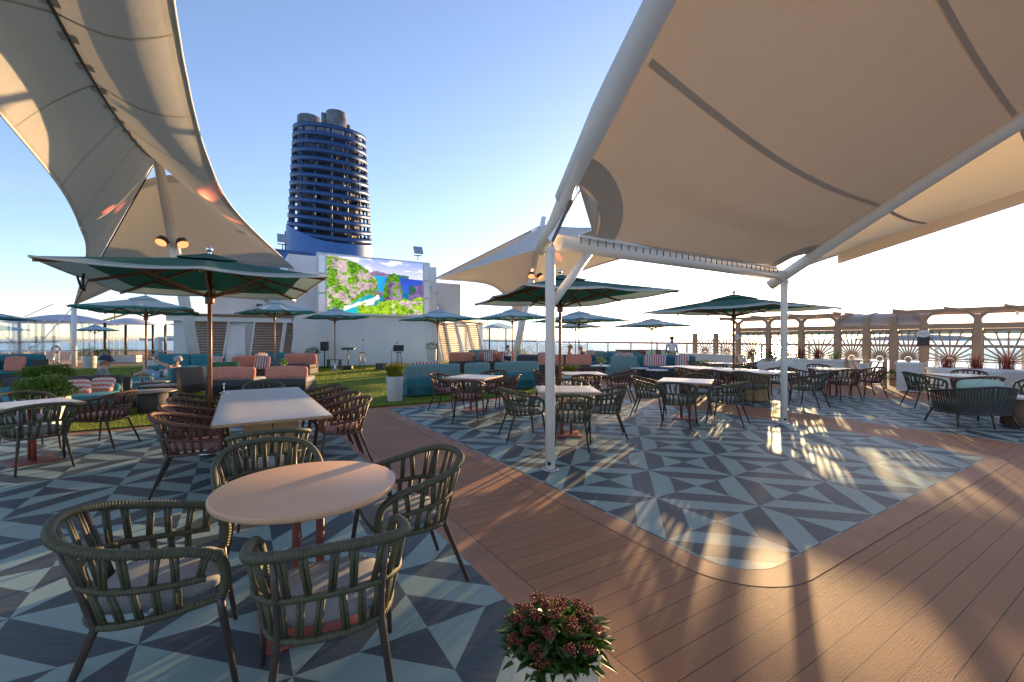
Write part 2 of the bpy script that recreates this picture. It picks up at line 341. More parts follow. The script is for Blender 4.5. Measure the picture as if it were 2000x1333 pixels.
# ------------------------------------------------------------------ mesh builder
class M:
    def __init__(s): s.v = []; s.f = []; s.sm = []; s.mi = []
    def add(s, vs, fs, smooth=False, mi=0):
        o = len(s.v); s.v += [tuple(v) for v in vs]
        for f in fs: s.f.append(tuple(i + o for i in f)); s.sm.append(smooth); s.mi.append(mi)
        return s
    def box(s, c, d, rz=0.0, mat3=None, mi=0):
        x, y, z = d[0] / 2, d[1] / 2, d[2] / 2
        vs = [Vector((sx * x, sy * y, sz * z)) for sz in (-1, 1) for sy in (-1, 1) for sx in (-1, 1)]
        R = mat3 if mat3 else Matrix.Rotation(rz, 3, 'Z')
        vs = [R @ v + Vector(c) for v in vs]
        return s.add(vs, [(0, 2, 3, 1), (4, 5, 7, 6), (0, 1, 5, 4), (1, 3, 7, 5), (3, 2, 6, 7), (2, 0, 4, 6)], mi=mi)
    def bar(s, p, q, wd, ht, mi=0, up=(0, 0, 1)):
        p = Vector(p); q = Vector(q); d = q - p; L = d.length
        if L < 1e-6: return s
        x = d / L; u = Vector(up)
        if abs(x.dot(u)) > .99: u = Vector((0, 1, 0))
        y = u.cross(x).normalized(); z = x.cross(y)
        R = Matrix((x, y, z)).transposed()
        return s.box((p + q) / 2, (L, wd, ht), mat3=R, mi=mi)
    def tube(s, pts, r, n=8, closed=False, caps=True, smooth=True, mi=0):
        pts = [Vector(p) for p in pts]; m = len(pts)
        rs = r if isinstance(r, (list, tuple)) else [r] * m
        vs = []; nrm = None
        for i in range(m):
            if closed: t = pts[(i + 1) % m] - pts[i - 1]
            else: t = pts[min(i + 1, m - 1)] - pts[max(i - 1, 0)]
            t.normalize()
            if nrm is None:
                u = Vector((0, 0, 1)) if abs(t.z) < .9 else Vector((1, 0, 0))
                nrm = (u - t * u.dot(t)).normalized()
            else:
                nrm = (nrm - t * nrm.dot(t)).normalized()
            bn = t.cross(nrm)
            for k in range(n):
                a = 2 * pi * k / n
                vs.append(pts[i] + (nrm * cos(a) + bn * sin(a)) * rs[i])
        fs = []
        for i in range(m if closed else m - 1):
            j = (i + 1) % m
            for k in range(n):
                fs.append((i * n + k, i * n + (k + 1) % n, j * n + (k + 1) % n, j * n + k))
        s.add(vs, fs, smooth, mi)
        if caps and not closed:
            o = len(s.v) - len(vs)
            s.f.append(tuple(o + k for k in range(n))[::-1]); s.sm.append(False); s.mi.append(mi)
            s.f.append(tuple(o + (m - 1) * n + k for k in range(n))); s.sm.append(False); s.mi.append(mi)
        return s
    def lathe(s, prof, c=(0, 0, 0), n=24, smooth=True, mi=0):
        vs = []; fs = []; m = len(prof)
        for r, z in prof:
            for k in range(n):
                a = 2 * pi * k / n; vs.append((c[0] + r * cos(a), c[1] + r * sin(a), c[2] + z))
        for i in range(m - 1):
            for k in range(n):
                fs.append((i * n + k, i * n + (k + 1) % n, (i + 1) * n + (k + 1) % n, (i + 1) * n + k))
        if prof[0][0] > 1e-4: fs.append(tuple(range(n))[::-1])
        if prof[-1][0] > 1e-4: fs.append(tuple((m - 1) * n + k for k in range(n)))
        return s.add(vs, fs, smooth, mi)
    def ball(s, c, r, nu=12, nv=8, sc=(1, 1, 1), mi=0, R=None):
        vs = []; fs = []
        for i in range(nv + 1):
            th = pi * i / nv
            for k in range(nu):
                a = 2 * pi * k / nu
                v = Vector((r * sc[0] * sin(th) * cos(a), r * sc[1] * sin(th) * sin(a), r * sc[2] * cos(th)))
                if R: v = R @ v
                vs.append(v + Vector(c))
        for i in range(nv):
            for k in range(nu):
                fs.append((i * nu + k, (i + 1) * nu + k, (i + 1) * nu + (k + 1) % nu, i * nu + (k + 1) % nu))
        return s.add(vs, fs, True, mi)
    def grid(s, rows, smooth=True, mi=0):
        n = len(rows[0]); vs = [v for r in rows for v in r]; fs = []
        for i in range(len(rows) - 1):
            for k in range(n - 1):
                fs.append((i * n + k, i * n + k + 1, (i + 1) * n + k + 1, (i + 1) * n + k))
        return s.add(vs, fs, smooth, mi)
    def prism(s, out, z0, z1, mi=0):
        n = len(out)
        vs = [(x, y, z0) for x, y in out] + [(x, y, z1) for x, y in out]
        fs = [tuple(range(n))[::-1], tuple(range(n, 2 * n))]
        fs += [(i, (i + 1) % n, n + (i + 1) % n, n + i) for i in range(n)]
        return s.add(vs, fs, mi=mi)
    def rbox(s, c, d, r=.05, seg=3, rz=0.0, puff=0.0, R=None, mi=0):
        """box with rounded edges; puff swells the faces (cushions)"""
        x, y, z = d[0] / 2, d[1] / 2, d[2] / 2; r = min(r, x, y, z) * .999
        R = R if R else Matrix.Rotation(rz, 3, 'Z')
        def coords(h):
            e = [-h + r - r * cos(pi / 2 * i / seg) for i in range(seg + 1)]
            m = [-(h - r) + 2 * (h - r) * i / 6 for i in range(1, 6)] if h - r > 1e-4 else []
            return e + m + [-q for q in e[::-1]]
        X, Y, Z = coords(x), coords(y), coords(z)
        def proj(px, py, pz):
            q = Vector((max(-(x - r), min(x - r, px)), max(-(y - r), min(y - r, py)), max(-(z - r), min(z - r, pz))))
            dd = Vector((px, py, pz)) - q
            v = q + dd.normalized() * r if dd.length > 1e-9 else Vector((px, py, pz))
            if puff:
                fx, fy, fz = (1 - (v.x / x) ** 2), (1 - (v.y / y) ** 2), (1 - (v.z / z) ** 2)
                v = Vector((v.x + math.copysign(puff * .5 * fy * fz, v.x) * abs(v.x / x), v.y + math.copysign(puff * .5 * fx * fz, v.y) * abs(v.y / y), v.z + math.copysign(puff * fx * fy, v.z) * abs(v.z / z)))
            return R @ v + Vector(c)
        for sgn in (-1, 1):
            s.grid([[proj(a, b, sgn * z) for a in (X if sgn > 0 else X[::-1])] for b in Y], mi=mi)
            s.grid([[proj(a, sgn * y, b) for a in (X if sgn < 0 else X[::-1])] for b in Z], mi=mi)
            s.grid([[proj(sgn * x, a, b) for a in (Y if sgn > 0 else Y[::-1])] for b in Z], mi=mi)
        return s
    def build(s, name, m, parent=None, loc=None, rz=0.0, rot=None):
        me = bpy.data.meshes.new(name); me.from_pydata(s.v, [], s.f)
        for q in (m if isinstance(m, (list, tuple)) else [m]): me.materials.append(K[q] if isinstance(q, str) else q)
        me.polygons.foreach_set('use_smooth', s.sm); me.polygons.foreach_set('material_index', s.mi)
        me.update()
        o = bpy.data.objects.new(name, me); COL.objects.link(o)
        if parent: o.parent = parent
        if loc is not None: o.location = loc
        o.rotation_euler = rot if rot else (0, 0, rz)
        return o

def each(mm, name, m, parent):
    """build every separate piece of a mesh as an object of its own"""
    par = list(range(len(mm.v)))
    def find(i):
        while par[i] != i: par[i] = par[par[i]]; i = par[i]
        return i
    for f in mm.f:
        r = find(f[0])
        for i in f[1:]: par[find(i)] = r
    G = {}
    for j, f in enumerate(mm.f): G.setdefault(find(f[0]), []).append(j)
    out = []
    for js in G.values():
        q = M(); ids = sorted({i for j in js for i in mm.f[j]}); mp = {i: n for n, i in enumerate(ids)}
        q.v = [mm.v[i] for i in ids]; q.f = [tuple(mp[i] for i in mm.f[j]) for j in js]; q.sm = [mm.sm[j] for j in js]; q.mi = [mm.mi[j] for j in js]
        out.append(q.build(name, m, parent))
    return out
def weld(o, d=1e-4):
    bm = bmesh.new(); bm.from_mesh(o.data); bmesh.ops.remove_doubles(bm, verts=bm.verts, dist=d)
    bm.to_mesh(o.data); bm.free(); return o
def tag(o, label, cat, group=None):
    o['label'] = label; o['category'] = cat
    if group: o['group'] = group
    return o
def thing(name, label, cat, loc=(0, 0, 0), rz=0.0, group=None):
    o = bpy.data.objects.new(name, None); COL.objects.link(o); o.empty_display_size = .1
    o.location = loc; o.rotation_euler = (0, 0, rz)
    return tag(o, label, cat, group)
def dup(o, loc, rz, label, group=None, scale=None):
    def cp(q, par):
        c = q.copy(); COL.objects.link(c); c.parent = par
        for ch in q.children: cp(ch, c)
        return c
    r = cp(o, None); r.location = loc; r.rotation_euler = (0, 0, rz); r['label'] = label
    if scale: r.scale = scale if isinstance(scale, (tuple, list)) else (scale,) * 3
    if group: r['group'] = group
    return r
def struct(name, m, mt, **k):
    o = m.build(name, mt, **k); o['kind'] = 'structure'; return o
def lerp(a, b, t): return a + (b - a) * t
def catmull(P, n):
    P = [Vector(p) for p in P]; out = []
    for i in range(len(P) - 1):
        p0 = P[max(i - 1, 0)]; p1 = P[i]; p2 = P[i + 1]; p3 = P[min(i + 2, len(P) - 1)]
        for k in range(n):
            t = k / n
            out.append(.5 * ((2 * p1) + (p2 - p0) * t + (2 * p0 - 5 * p1 + 4 * p2 - p3) * t * t + (3 * p1 - p0 - 3 * p2 + p3) * t ** 3))
    out.append(P[-1]); return out
# ------------------------------------------------------------------ ground, sea, shore
def poly_sheet(name, pts, z, mt, label=None):
    m = M(); m.add([tuple(S(a, b, z)) for a, b in pts], [tuple(range(len(pts)))])
    return struct(name, m, mt)
def rounded(pts, rad, off=0.0):
    """rounded outline of a convex polygon listed counter-clockwise, grown by off"""
    n = len(pts); P = [Vector((a, b)) for a, b in pts]; out = []
    if off:
        Q = []
        for i in range(n):
            e0 = (P[i] - P[i - 1]).normalized(); e1 = (P[(i + 1) % n] - P[i]).normalized()
            n0 = Vector((e0.y, -e0.x)); n1 = Vector((e1.y, -e1.x)); k = 1 + n0.dot(n1)
            Q.append(P[i] + (n0 + n1) * (off / k))
        P = Q
    for i in range(n):
        r = rad[i] + (off if rad[i] > 0 else 0)
        if r <= 0: out.append(tuple(P[i])); continue
        d0 = (P[i - 1] - P[i]).normalized(); d1 = (P[(i + 1) % n] - P[i]).normalized()
        half = math.acos(max(-1, min(1, d0.dot(d1)))) / 2
        t = r / math.tan(half); p0 = P[i] + d0 * t; p1 = P[i] + d1 * t
        c = P[i] + (d0 + d1).normalized() * (r / sin(half))
        a0 = atan2(p0.y - c.y, p0.x - c.x); a1 = atan2(p1.y - c.y, p1.x - c.x); da = (a1 - a0 + pi) % (2 * pi) - pi
        for k in range(9):
            q = a0 + da * k / 8; out.append((c.x + r * cos(q), c.y + r * sin(q)))
    return out
poly_sheet('deck', [(-22, -14), (26, -14), (26, 75), (-22, 75)], 0.0, 'plank')
areas = [([(-9, -6), (1.335, -6), (1.335, 9.72), (-9, 9.72)], [0, 0, .5, 0]),
         ([(2.76, 1.57), (8.25, 1.57), (8.55, 2.6), (8.62, 4.2), (8.4, 6.0), (8.1, 9.6), (2.76, 9.6)], [.36, .15, 1.5, 2, 2, .5, .3]),
         ([(9.75, -8), (14.2, -8), (14.2, 9.6), (9.55, 9.6), (9.9, 4.5), (9.8, 2)], [0, 0, .6, .5, 3, 3])]
for pts, rad in areas:
    poly_sheet('floor_seam', rounded(pts, rad, .209), .0008, 'seam')
    poly_sheet('floor_border', rounded(pts, rad, .203), .0016, 'border')
    poly_sheet('patterned_floor', rounded(pts, rad), .0024, 'pattern')
lawn_pts = [(-8.5, 9.98), (5.5, 9.98), (8.3, 10.2), (10.6, 11.2), (12.3, 13.2), (13.4, 15.6), (15.5, 18.2), (16.2, 24), (16, 34), (-4, 34), (-8.5, 31)]
poly_sheet('floor_border', rounded(lawn_pts, [0] * 11, .10), .0032, 'border')
poly_sheet('lawn', lawn_pts, .022, 'turf')
m = M(); R0 = 26000
m.add([(-R0, -R0, -32), (R0, -R0, -32), (R0, R0, -32), (-R0, R0, -32)], [(0, 1, 2, 3)]); struct('sea', m, 'sea')
m = M()
for x in (-22.0, 26.0):
    pass
for (a0, a1, b0, b1) in ((-22, -22.02, -14, 75), (26, 26.02, -14, 75)):
    m.add([tuple(S(a0, b0, -.01)), tuple(S(a0, b1, -.01)), tuple(S(a0, b1, -31)), tuple(S(a0, b0, -31))], [(0, 1, 2, 3)])
m.add([tuple(S(-22, 75, -.01)), tuple(S(26, 75, -.01)), tuple(S(26, 75, -31)), tuple(S(-22, 75, -31))], [(0, 1, 2, 3)])
struct('ship_side', m, 'white')
def ridge(name, az0, az1, dist, hs, depth=1500):
    m = M(); n = len(hs); rows = []
    for q, (dd, hk) in enumerate(((0, 0), (.25, .75), (.5, 1), (1, 0))):
        row = []
        for i, h in enumerate(hs):
            az = radians(lerp(az0, az1, i / (n - 1))); d = dist + depth * dd
            row.append((d * sin(az), d * cos(az), -32 + h * hk))
        rows.append(row)
    m.grid(rows); return struct(name, m, 'hill')
rh = random.Random(4)
ridge('hills', -62, -36, 9000, [26 + 58 * abs(sin(i * .31)) * (.4 + .6 * abs(sin(i * .13 + 1))) + rh.uniform(0, 8) for i in range(60)])
ridge('hills', 38, 66, 11000, [10 + 160 * max(0, sin(i * .06 + .2)) * (.6 + .4 * sin(i * .21)) + rh.uniform(0, 10) for i in range(60)])
# harbour crane on the far shore
ct = thing('harbour_crane', 'yellow lattice harbour crane on the far shore at left', 'crane', (-390, 430, -32), .4)
m = M()
for sx in (-1, 1):
    for sy in (-1, 1):
        m.bar((sx * 4, sy * 4, 0), (sx * 2, sy * 2, 52), .8, .8)
for i in range(9):
    z = i * 5.8; k = 4 - 2 * z / 52
    for s1, s2 in (((-1, -1), (1, -1)), ((1, -1), (1, 1)), ((1, 1), (-1, 1)), ((-1, 1), (-1, -1))):
        m.bar((s1[0] * k, s1[1] * k, z), (s2[0] * (k - .2), s2[1] * (k - .2), z + 5.8), .4, .4)
m.build('tower', 'yellow', ct)
m = M(); m.bar((-12, 0, 50), (30, 0, 66), 1.4, 1.8); m.bar((0, 0, 52), (0, 0, 68), 1, 1); m.bar((0, 0, 68), (30, 0, 66), .3, .3); m.build('boom', 'yellow', ct)

# ------------------------------------------------------------------ deckhouse with louvred flanks
dh = thing('deckhouse', 'white painted deckhouse with slatted flanks behind the lawn', 'deckhouse', S(0, 0, 0), RZ)
m = M(); m.box((6.55, 29, 1.45), (8.3, 6, 2.9)); m.box((-.1, 29.3, 1.3), (5.2, 6, 2.6))
m.box((5.8, 30.5, 3.95), (14.2, 6, 2.7)); m.box((6.85, 31.5, 5.8), (9, 7, 1.2)); weld(m.build('wall', 'white_wall', dh))
m = M(); m.box((-.3, 26.22, 2.72), (5.5, .75, .10)); each(m, 'ledge', 'slat', dh)
m = M(); m.box((-.3, 26.26, 2.53), (5.3, .55, .24)); each(m, 'fascia', 'white', dh)
def louvre(a0, a1, lean, z0=.15, z1=2.4, n=17, o=(0, 26.0), ang=0.0):
    """slatted panel leaning sideways; o and ang place its plane on the deckhouse plan"""
    ca, sa = cos(ang), sin(ang); W_ = lambda x, y, z: (o[0] + x * ca - y * sa, o[1] + x * sa + y * ca, z)
    fr = M()
    fr.bar(W_(a0, .02, z0 - .1), W_(a0 + lean, .02, z1 + .05), .07, .10, up=(0, 1, 0)); fr.bar(W_(a0 + lean, .02, z1 + .03), W_(a1 + lean, .02, z1 + .03), .06, .06)
    fr.bar(W_(a1 + lean, .02, z1 + .05), W_(a1, .02, z0 - .1), .07, .10, up=(0, 1, 0))
    fr = fr.build('louvre_frame', 'white', dh)
    sl = M(); R = Matrix.Rotation(ang, 3, 'Z') @ Matrix.Rotation(-.5, 3, 'X')
    for k in range(n):
        t = (k + .5) / n
        sl.box(W_((a0 + a1) / 2 + lean * t, .06, lerp(z0, z1, t)), (a1 - a0 - .08, .05, .062), mat3=R)
    sl.build('slats', 'slat', fr)
for a0, a1, ln in ((-2.2, -.80, .33), (.36, 1.70, .28), (1.78, 2.24, .30)): louvre(a0, a1, ln)
FO, FA = (10.7, 25.9), radians(40)
for a0, a1, ln in ((.62, 1.72, -1.0), (1.86, 3.5, -1.15), (5.6, 7.6, -1.5)): louvre(a0, a1, ln, z1=2.6, o=FO, ang=FA)
def flank(x0, x1, y0, y1, z0, z1):
    ca, sa = cos(FA), sin(FA); mm = M()
    return mm.prism([(FO[0] + x * ca - y * sa, FO[1] + x * sa + y * ca) for x, y in ((x0, y0), (x1, y0), (x1, y1), (x0, y1))], z0, z1)
flank(-.4, 8.0, .28, 2.2, 0, 2.75).build('flank_wall', 'white_wall', dh)
flank(-.9, 8.2, -.12, .5, 2.77, 2.87).build('ledge', 'slat', dh)
flank(-.6, 7.6, .9, 3.2, 2.88, 4.6).build('flank_wall', 'white_wall', dh)
m = M(); m.box((-.2, 26.2, 1.1), (.85, .25, 2.2)); m.build('door', 'white', dh)
m = M(); m.box((-.35, 26.02, .42), (.42, .35, .8)); m.build('cabinet', 'white', dh)
# line drawing of leaves on the upper wall
m = M()
def leafline(c, L, ang, w_):
    for sg in (-1, 1):
        m.tube([(c[0] + (L * t) * cos(ang) - sg * w_ * sin(pi * t) * sin(ang), 27.47, c[1] + (L * t) * sin(ang) + sg * w_ * sin(pi * t) * cos(ang)) for t in [i / 10 for i in range(11)]], .012, 4)
for ang, L, w_ in ((.5, 1.1, .16), (1.1, 1.0, .15), (-.4, 1.5, .18), (-.8, 1.3, .14), (2.2, .8, .12)): leafline((10.3, 4.1), L, ang, w_)
m.build('leaf_drawing', 'sign_ink', dh); m = M()
for ang, L, w_ in ((.4, 1.2, .16), (1.3, 1.0, .15), (-.5, 1.2, .16), (2.4, .9, .13)): leafline((1.2, 3.6), L, ang, w_)
m.build('leaf_drawing', 'sign_ink', dh)
m = M(); m.box((.9, 27.2, 3.35), (.3, .4, .12)); m.tube([(1.0, 27.1, 3.3), (1.1, 26.85, 3.15)], .05); m.build('wall_camera', 'dark_metal', dh)
m = M(); m.box((9.3, 25.95, 2.62), (.42, .12, .16)); m.build('wall_lamp', 'white', dh)
m = M(); m.tube([(4.15, 25.97, .1), (4.15, 25.97, 2.85)], .02); m.tube([(1.95, 25.97, 1.2), (1.95, 25.97, 2.4)], .015); each(m, 'pipe', 'white', dh)
for k, (a, lbl) in enumerate(((2.0, 'floodlight on a bracket left of the video screen'), (9.4, 'floodlight on a bracket over the right end of the video screen'))):
    z0 = 6.42 if k else 6.42
    f = thing('floodlight', 'small grey ' + lbl, 'floodlight', S(a, 27 if not k else 26.2, z0), RZ, 'floodlights above the deckhouse')
    mm = M(); mm.tube([(0, 0, 0), (0, 0, .3)], .03); mm.bar((-.25, 0, .3), (.25, 0, .3), .05, .05); mm.build('bracket', 'dark_metal', f)
    mm = M(); mm.box((0, -.05, .62), (.55, .12, .48), mat3=Matrix.Rotation(-.5, 3, 'X')); mm.build('lamp_head', 'steel', f)

# ------------------------------------------------------------------ video screen
vs = thing('video_screen', 'big video screen showing a bay with a green sea stack', 'screen', S(6.78, 25.72, 0), RZ)
m = M(); m.box((0, .17, 4.57), (6.45, .3, 3.36)); m.build('frame', 'white', vs)
for sx in (-1, 1):
    m = M()
    for k in range(3): m.box((sx * 2.99, .0, 3.50 + k * 1.06), (.34, .06, .96))
    m.build('side_panel', 'steel', vs)
from mathutils import noise as MN
def fr_(x, y, sc, o=4): return .5 + .5 * MN.fractal(Vector((x * sc, y * sc, 3.7)), .8, 2.1, o)
def screen_colour(u, v, rnd):
    """picture on the screen: cliffs, a bay, a sea stack and bushes; u right, v up"""
    n1 = fr_(u, v, 7); n2 = fr_(u + 4, v * .6 + 2, 20); n3 = fr_(u + 9, v + 5, 48); wob = (n1 - .5) * .09
    def rock(k=1.0):
        q = n2 * .6 + n3 * .5
        return lerp3((.28, .19, .22), (.80, .64, .58), min(1, max(0, (q - .25) * 1.5 * k)))
    def green(k=1.0):
        q = n3 * .7 + n2 * .4
        return lerp3((.02, .10, .01), (.28, .58, .04), min(1, max(0, (q - .3) * 1.5 * k)))
    hz = .70 - .05 * (u - .5)
    if v > hz:
        c = lerp3((.66, .66, .90), (.30, .40, .88), min(1, (v - hz) / .3))
        cl = fr_(u, v * 2.2, 5)
        if cl > .56: c = lerp3(c, (.84, .80, .92), min(1, (cl - .56) * 5))
        if u > .60 and v < hz + .045 + .03 * n1 and u < .84: c = (.04, .16, .16)
        if .38 < u < .66 and v < hz + .085 * sin(pi * (u - .38) / .28) + wob * .5: c = lerp3((.16, .10, .26), (.34, .22, .36), n2)
    else:
        c = lerp3((.03, .06, .42), (.05, .16, .68), min(1, max(0, (hz - v) * 2 + n3 * .3)))
        if u < .62 + wob: c = lerp3((.02, .52, .66), (.03, .20, .62), min(1, max(0, (u - .36) * 3.2 + (n2 - .5) * .3)))
        if v < .38 + wob: c = lerp3((.02, .46, .52), (.01, .16, .30), min(1, max(0, (u - .28) * 3 + (n2 - .5) * .4)))
        if abs(v - (.63 - .12 * u / .46)) < .022 + .012 * n2 and .25 < u < .44: c = (.86, .72, .66)
    top = 1.06 - .62 * u - .5 * max(0, u - .30) + wob
    low = .66 - .28 * u
    if u < .50 and low - .20 < v < top:
        c = rock()
        if n1 * .6 + n2 * .5 > .545 - .10 * sin(u * 30): c = green()
    if u < .40 and v < .44 + .5 * (.30 - u) + wob and v > .04 + 1.1 * max(0, u - .12):
        c = rock(1.1)
        if n1 + n2 * .3 > .66: c = green(1.1)
    if u < .52 and abs(v - (.08 + .62 * (u - .18) + wob)) < .030 + .02 * n2 and u > .16: c = (.90, .78, .74)
    if .44 < u < .60 and abs(v - (.40 - .25 * (u - .44))) < .02 + .02 * n2: c = lerp3((.12, .08, .10), (.34, .24, .26), n3)
    hh = min(1, max(0, (v - .22) / .56)); w_ = .112 * sqrt(max(0, 1 - hh ** 1.8)) + (n2 - .5) * .03
    if .22 < v < .80 and abs(u - .665 - .01 * hh) < w_:
        c = lerp3((.10, .06, .14), (.52, .36, .48), min(1, max(0, n2 * 1.2 - .2 + (u - .665) * 2)))
        if n1 * .5 + n2 * .4 + hh * .38 - (u - .665) * 1.2 > .56: c = green(.75)
    if u > .84 and .22 < v < .50 + .14 * (u - .84) / .16 + wob: c = lerp3((.05, .03, .16), (.26, .16, .34), n2) if n1 < .55 else (.03, .12, .08)
    if u > .30 and v < .20 + .20 * (u - .34) - .25 * max(0, .5 - u) + (n1 - .5) * .16 + (n2 - .5) * .08:
        q = n3 * .6 + n2 * .5
        c = lerp3((.05, .20, .01), (.55, .78, .05), min(1, max(0, (q - .25) * 1.6)))
        if u > .66 and n1 > .56 and v < .26: c = rock(1.3)
    return c
def lerp3(a, b, t): return tuple(lerp(x, y, t) for x, y in zip(a, b))
m = M(); NX, NZ = 320, 180; rows = []
for j in range(NZ + 1):
    rows.append([(-2.74 + 5.48 * i / NX, -.02, 3.00 + 3.14 * j / NZ) for i in range(NX + 1)])
m.grid(rows, smooth=False)
K['screen'] = attr_emission('screen_picture', .36)
so_ = m.build('display', 'screen', vs)
at = so_.data.color_attributes.new('picture', 'FLOAT_COLOR', 'CORNER'); rr = random.Random(3)
cols = []
for j in range(NZ):
    for i in range(NX):
        c = screen_colour((i + .5) / NX, (j + .5) / NZ, rr); cols += [c[0], c[1], c[2], 1] * 4
at.data.foreach_set('color', cols)

# ------------------------------------------------------------------ funnel
fb = thing('funnel_house', 'navy blue steel house at the foot of the funnel', 'deckhouse', S(0, 0, 0), RZ)
m = M(); m.prism([(-1.2, 38), (14, 38), (14, 50), (-1.2, 50)], 4.0, 8.3); m.prism([(-1.32, 37.9), (14.1, 37.9), (14.1, 50.1), (-1.32, 50.1)], 8.3, 8.42); m.build('wall', 'navy', fb)
m = M(); m.tube([(3.0, 38.2, 8.4), (3.0, 38.2, 9.9)], .04); m.build('aerial', 'dark_metal', fb)
fn = thing('funnel', 'blue ringed ship funnel with sooty exhaust pipes', 'funnel', S(6.9, 42, 6.75), RZ)
SL = .25
def fring(z, k=1.0, n=64):
    """outline of the funnel at local height z (0 = foot)"""
    q = z / 13.0
    ra = lerp(3.70, 3.00, q) * k; rb = lerp(4.95, 4.15, q) * k
    return ra, rb
def fpt(z, ang, k=1.0, dz=0.0):
    ra, rb = fring(z, k); x = ra * cos(ang); y = rb * sin(ang)
    return (x, y, z + SL * y + dz)
N = 64
m = M(); rows = []
for z in [i * .35 for i in range(11)]:
    rows.append([(fring(z)[0] * cos(2 * pi * i / N), fring(z)[1] * sin(2 * pi * i / N), z) for i in range(N + 1)])
top = []
for i in range(N + 1):
    a_ = 2 * pi * i / N; p = fpt(3.0, a_)
    hi = .9 * max(0, cos(a_ - pi)) ** 3
    top.append((p[0], p[1], min(3.3 + p[1] * SL * .0 + SL * p[1] + .4 + hi, 6)))
rows = [[(r[i][0], r[i][1], lerp(0, top[i][2], q / 10)) for i in range(N + 1)] for q, r in enumerate(rows)]
m.grid(rows); m.build('hull', 'navy', fn)
for k in range(15):
    z = 3.3 + k * .695
    m = M()
    pts = [fpt(z, 2 * pi * i / N) for i in range(N)]
    ins = [fpt(z, 2 * pi * i / N, .945) for i in range(N)]
    vs_ = []; fs_ = []
    for i in range(N):
        p, q = Vector(pts[i]), Vector(ins[i])
        vs_ += [p + Vector((0, 0, .185)), p + Vector((0, 0, -.185)), q + Vector((0, 0, -.15)), q + Vector((0, 0, .15))]
    for i in range(N):
        j = (i + 1) % N
        for e in range(4): fs_.append((4 * i + e, 4 * i + (e + 1) % 4, 4 * j + (e + 1) % 4, 4 * j + e))
    m.add(vs_, fs_, True); m.build('ring', 'navy_ring', fn)
for i in range(16):
    a_ = 2 * pi * (i + .5) / 16; m = M()
    m.tube([fpt(2.5, a_, .95), fpt(13.0, a_, .95)], .10, 6); m.build('upright', 'navy_ring', fn)
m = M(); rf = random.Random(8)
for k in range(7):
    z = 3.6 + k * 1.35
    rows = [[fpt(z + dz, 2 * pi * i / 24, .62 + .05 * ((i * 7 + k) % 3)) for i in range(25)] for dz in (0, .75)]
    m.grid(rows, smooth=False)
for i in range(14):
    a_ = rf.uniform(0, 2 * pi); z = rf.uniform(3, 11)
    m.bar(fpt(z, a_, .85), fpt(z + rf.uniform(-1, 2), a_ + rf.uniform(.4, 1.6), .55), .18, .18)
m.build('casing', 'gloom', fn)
for (x, y, r, z1, mt) in ((-1.6, .9, .98, 14.5, 'soot'), (.35, -1.0, .86, 14.6, 'soot'), (-.62, -.7, .22, 14.5, 'soot'), (1.35, -.8, .24, 13.9, 'soot'), (1.95, .7, .85, 13.7, 'soot'), (.2, 1.6, .8, 14.2, 'soot')):
    m = M(); m.lathe([(r, 3), (r, z1), (r * .88, z1), (r * .88, z1 - 1.2), (0, z1 - 1.2)], (x, y, 0), 20); m.build('exhaust_pipe', mt, fn)

# ------------------------------------------------------------------ tensile canopies (two, mirrored about the ship's axis save the right one's raised near half)
def resample(P, n):
    P = catmull(P, 12); L = [0]
    for i in range(1, len(P)): L.append(L[-1] + (P[i] - P[i - 1]).length)
    out = []; j = 0
    for k in range(n):
        d = L[-1] * k / (n - 1)
        while j < len(P) - 2 and L[j + 1] < d: j += 1
        t = (d - L[j]) / max(1e-9, L[j + 1] - L[j]); out.append(P[j].lerp(P[j + 1], min(1, t)))
    return out
MB_ = 11.5
Lp = [(-7.9, 33.8, 3.4), (-5.9, 27.0, 5.3), (-5.2, 22.9, 5.9), (-4.6, 18.5, 6.1), (-4.15, 13.5, 6.1), (-4.05, MB_, 6.1)]
Rp = [(-2.9, 23.2, 9.0), (-2.75, 20.0, 8.1), (-2.65, 17.1, 7.5), (-2.6, 14.2, 7.1), (-2.6, MB_, 7.0)]
Ep = [(2.7, 28.1, 5.6), (.61, 22.7, 6.3), (-.42, 19, 6.65), (-.82, 15.4, 6.9), (-.92, 12.9, 6.98), (-.93, MB_, 7.0)]
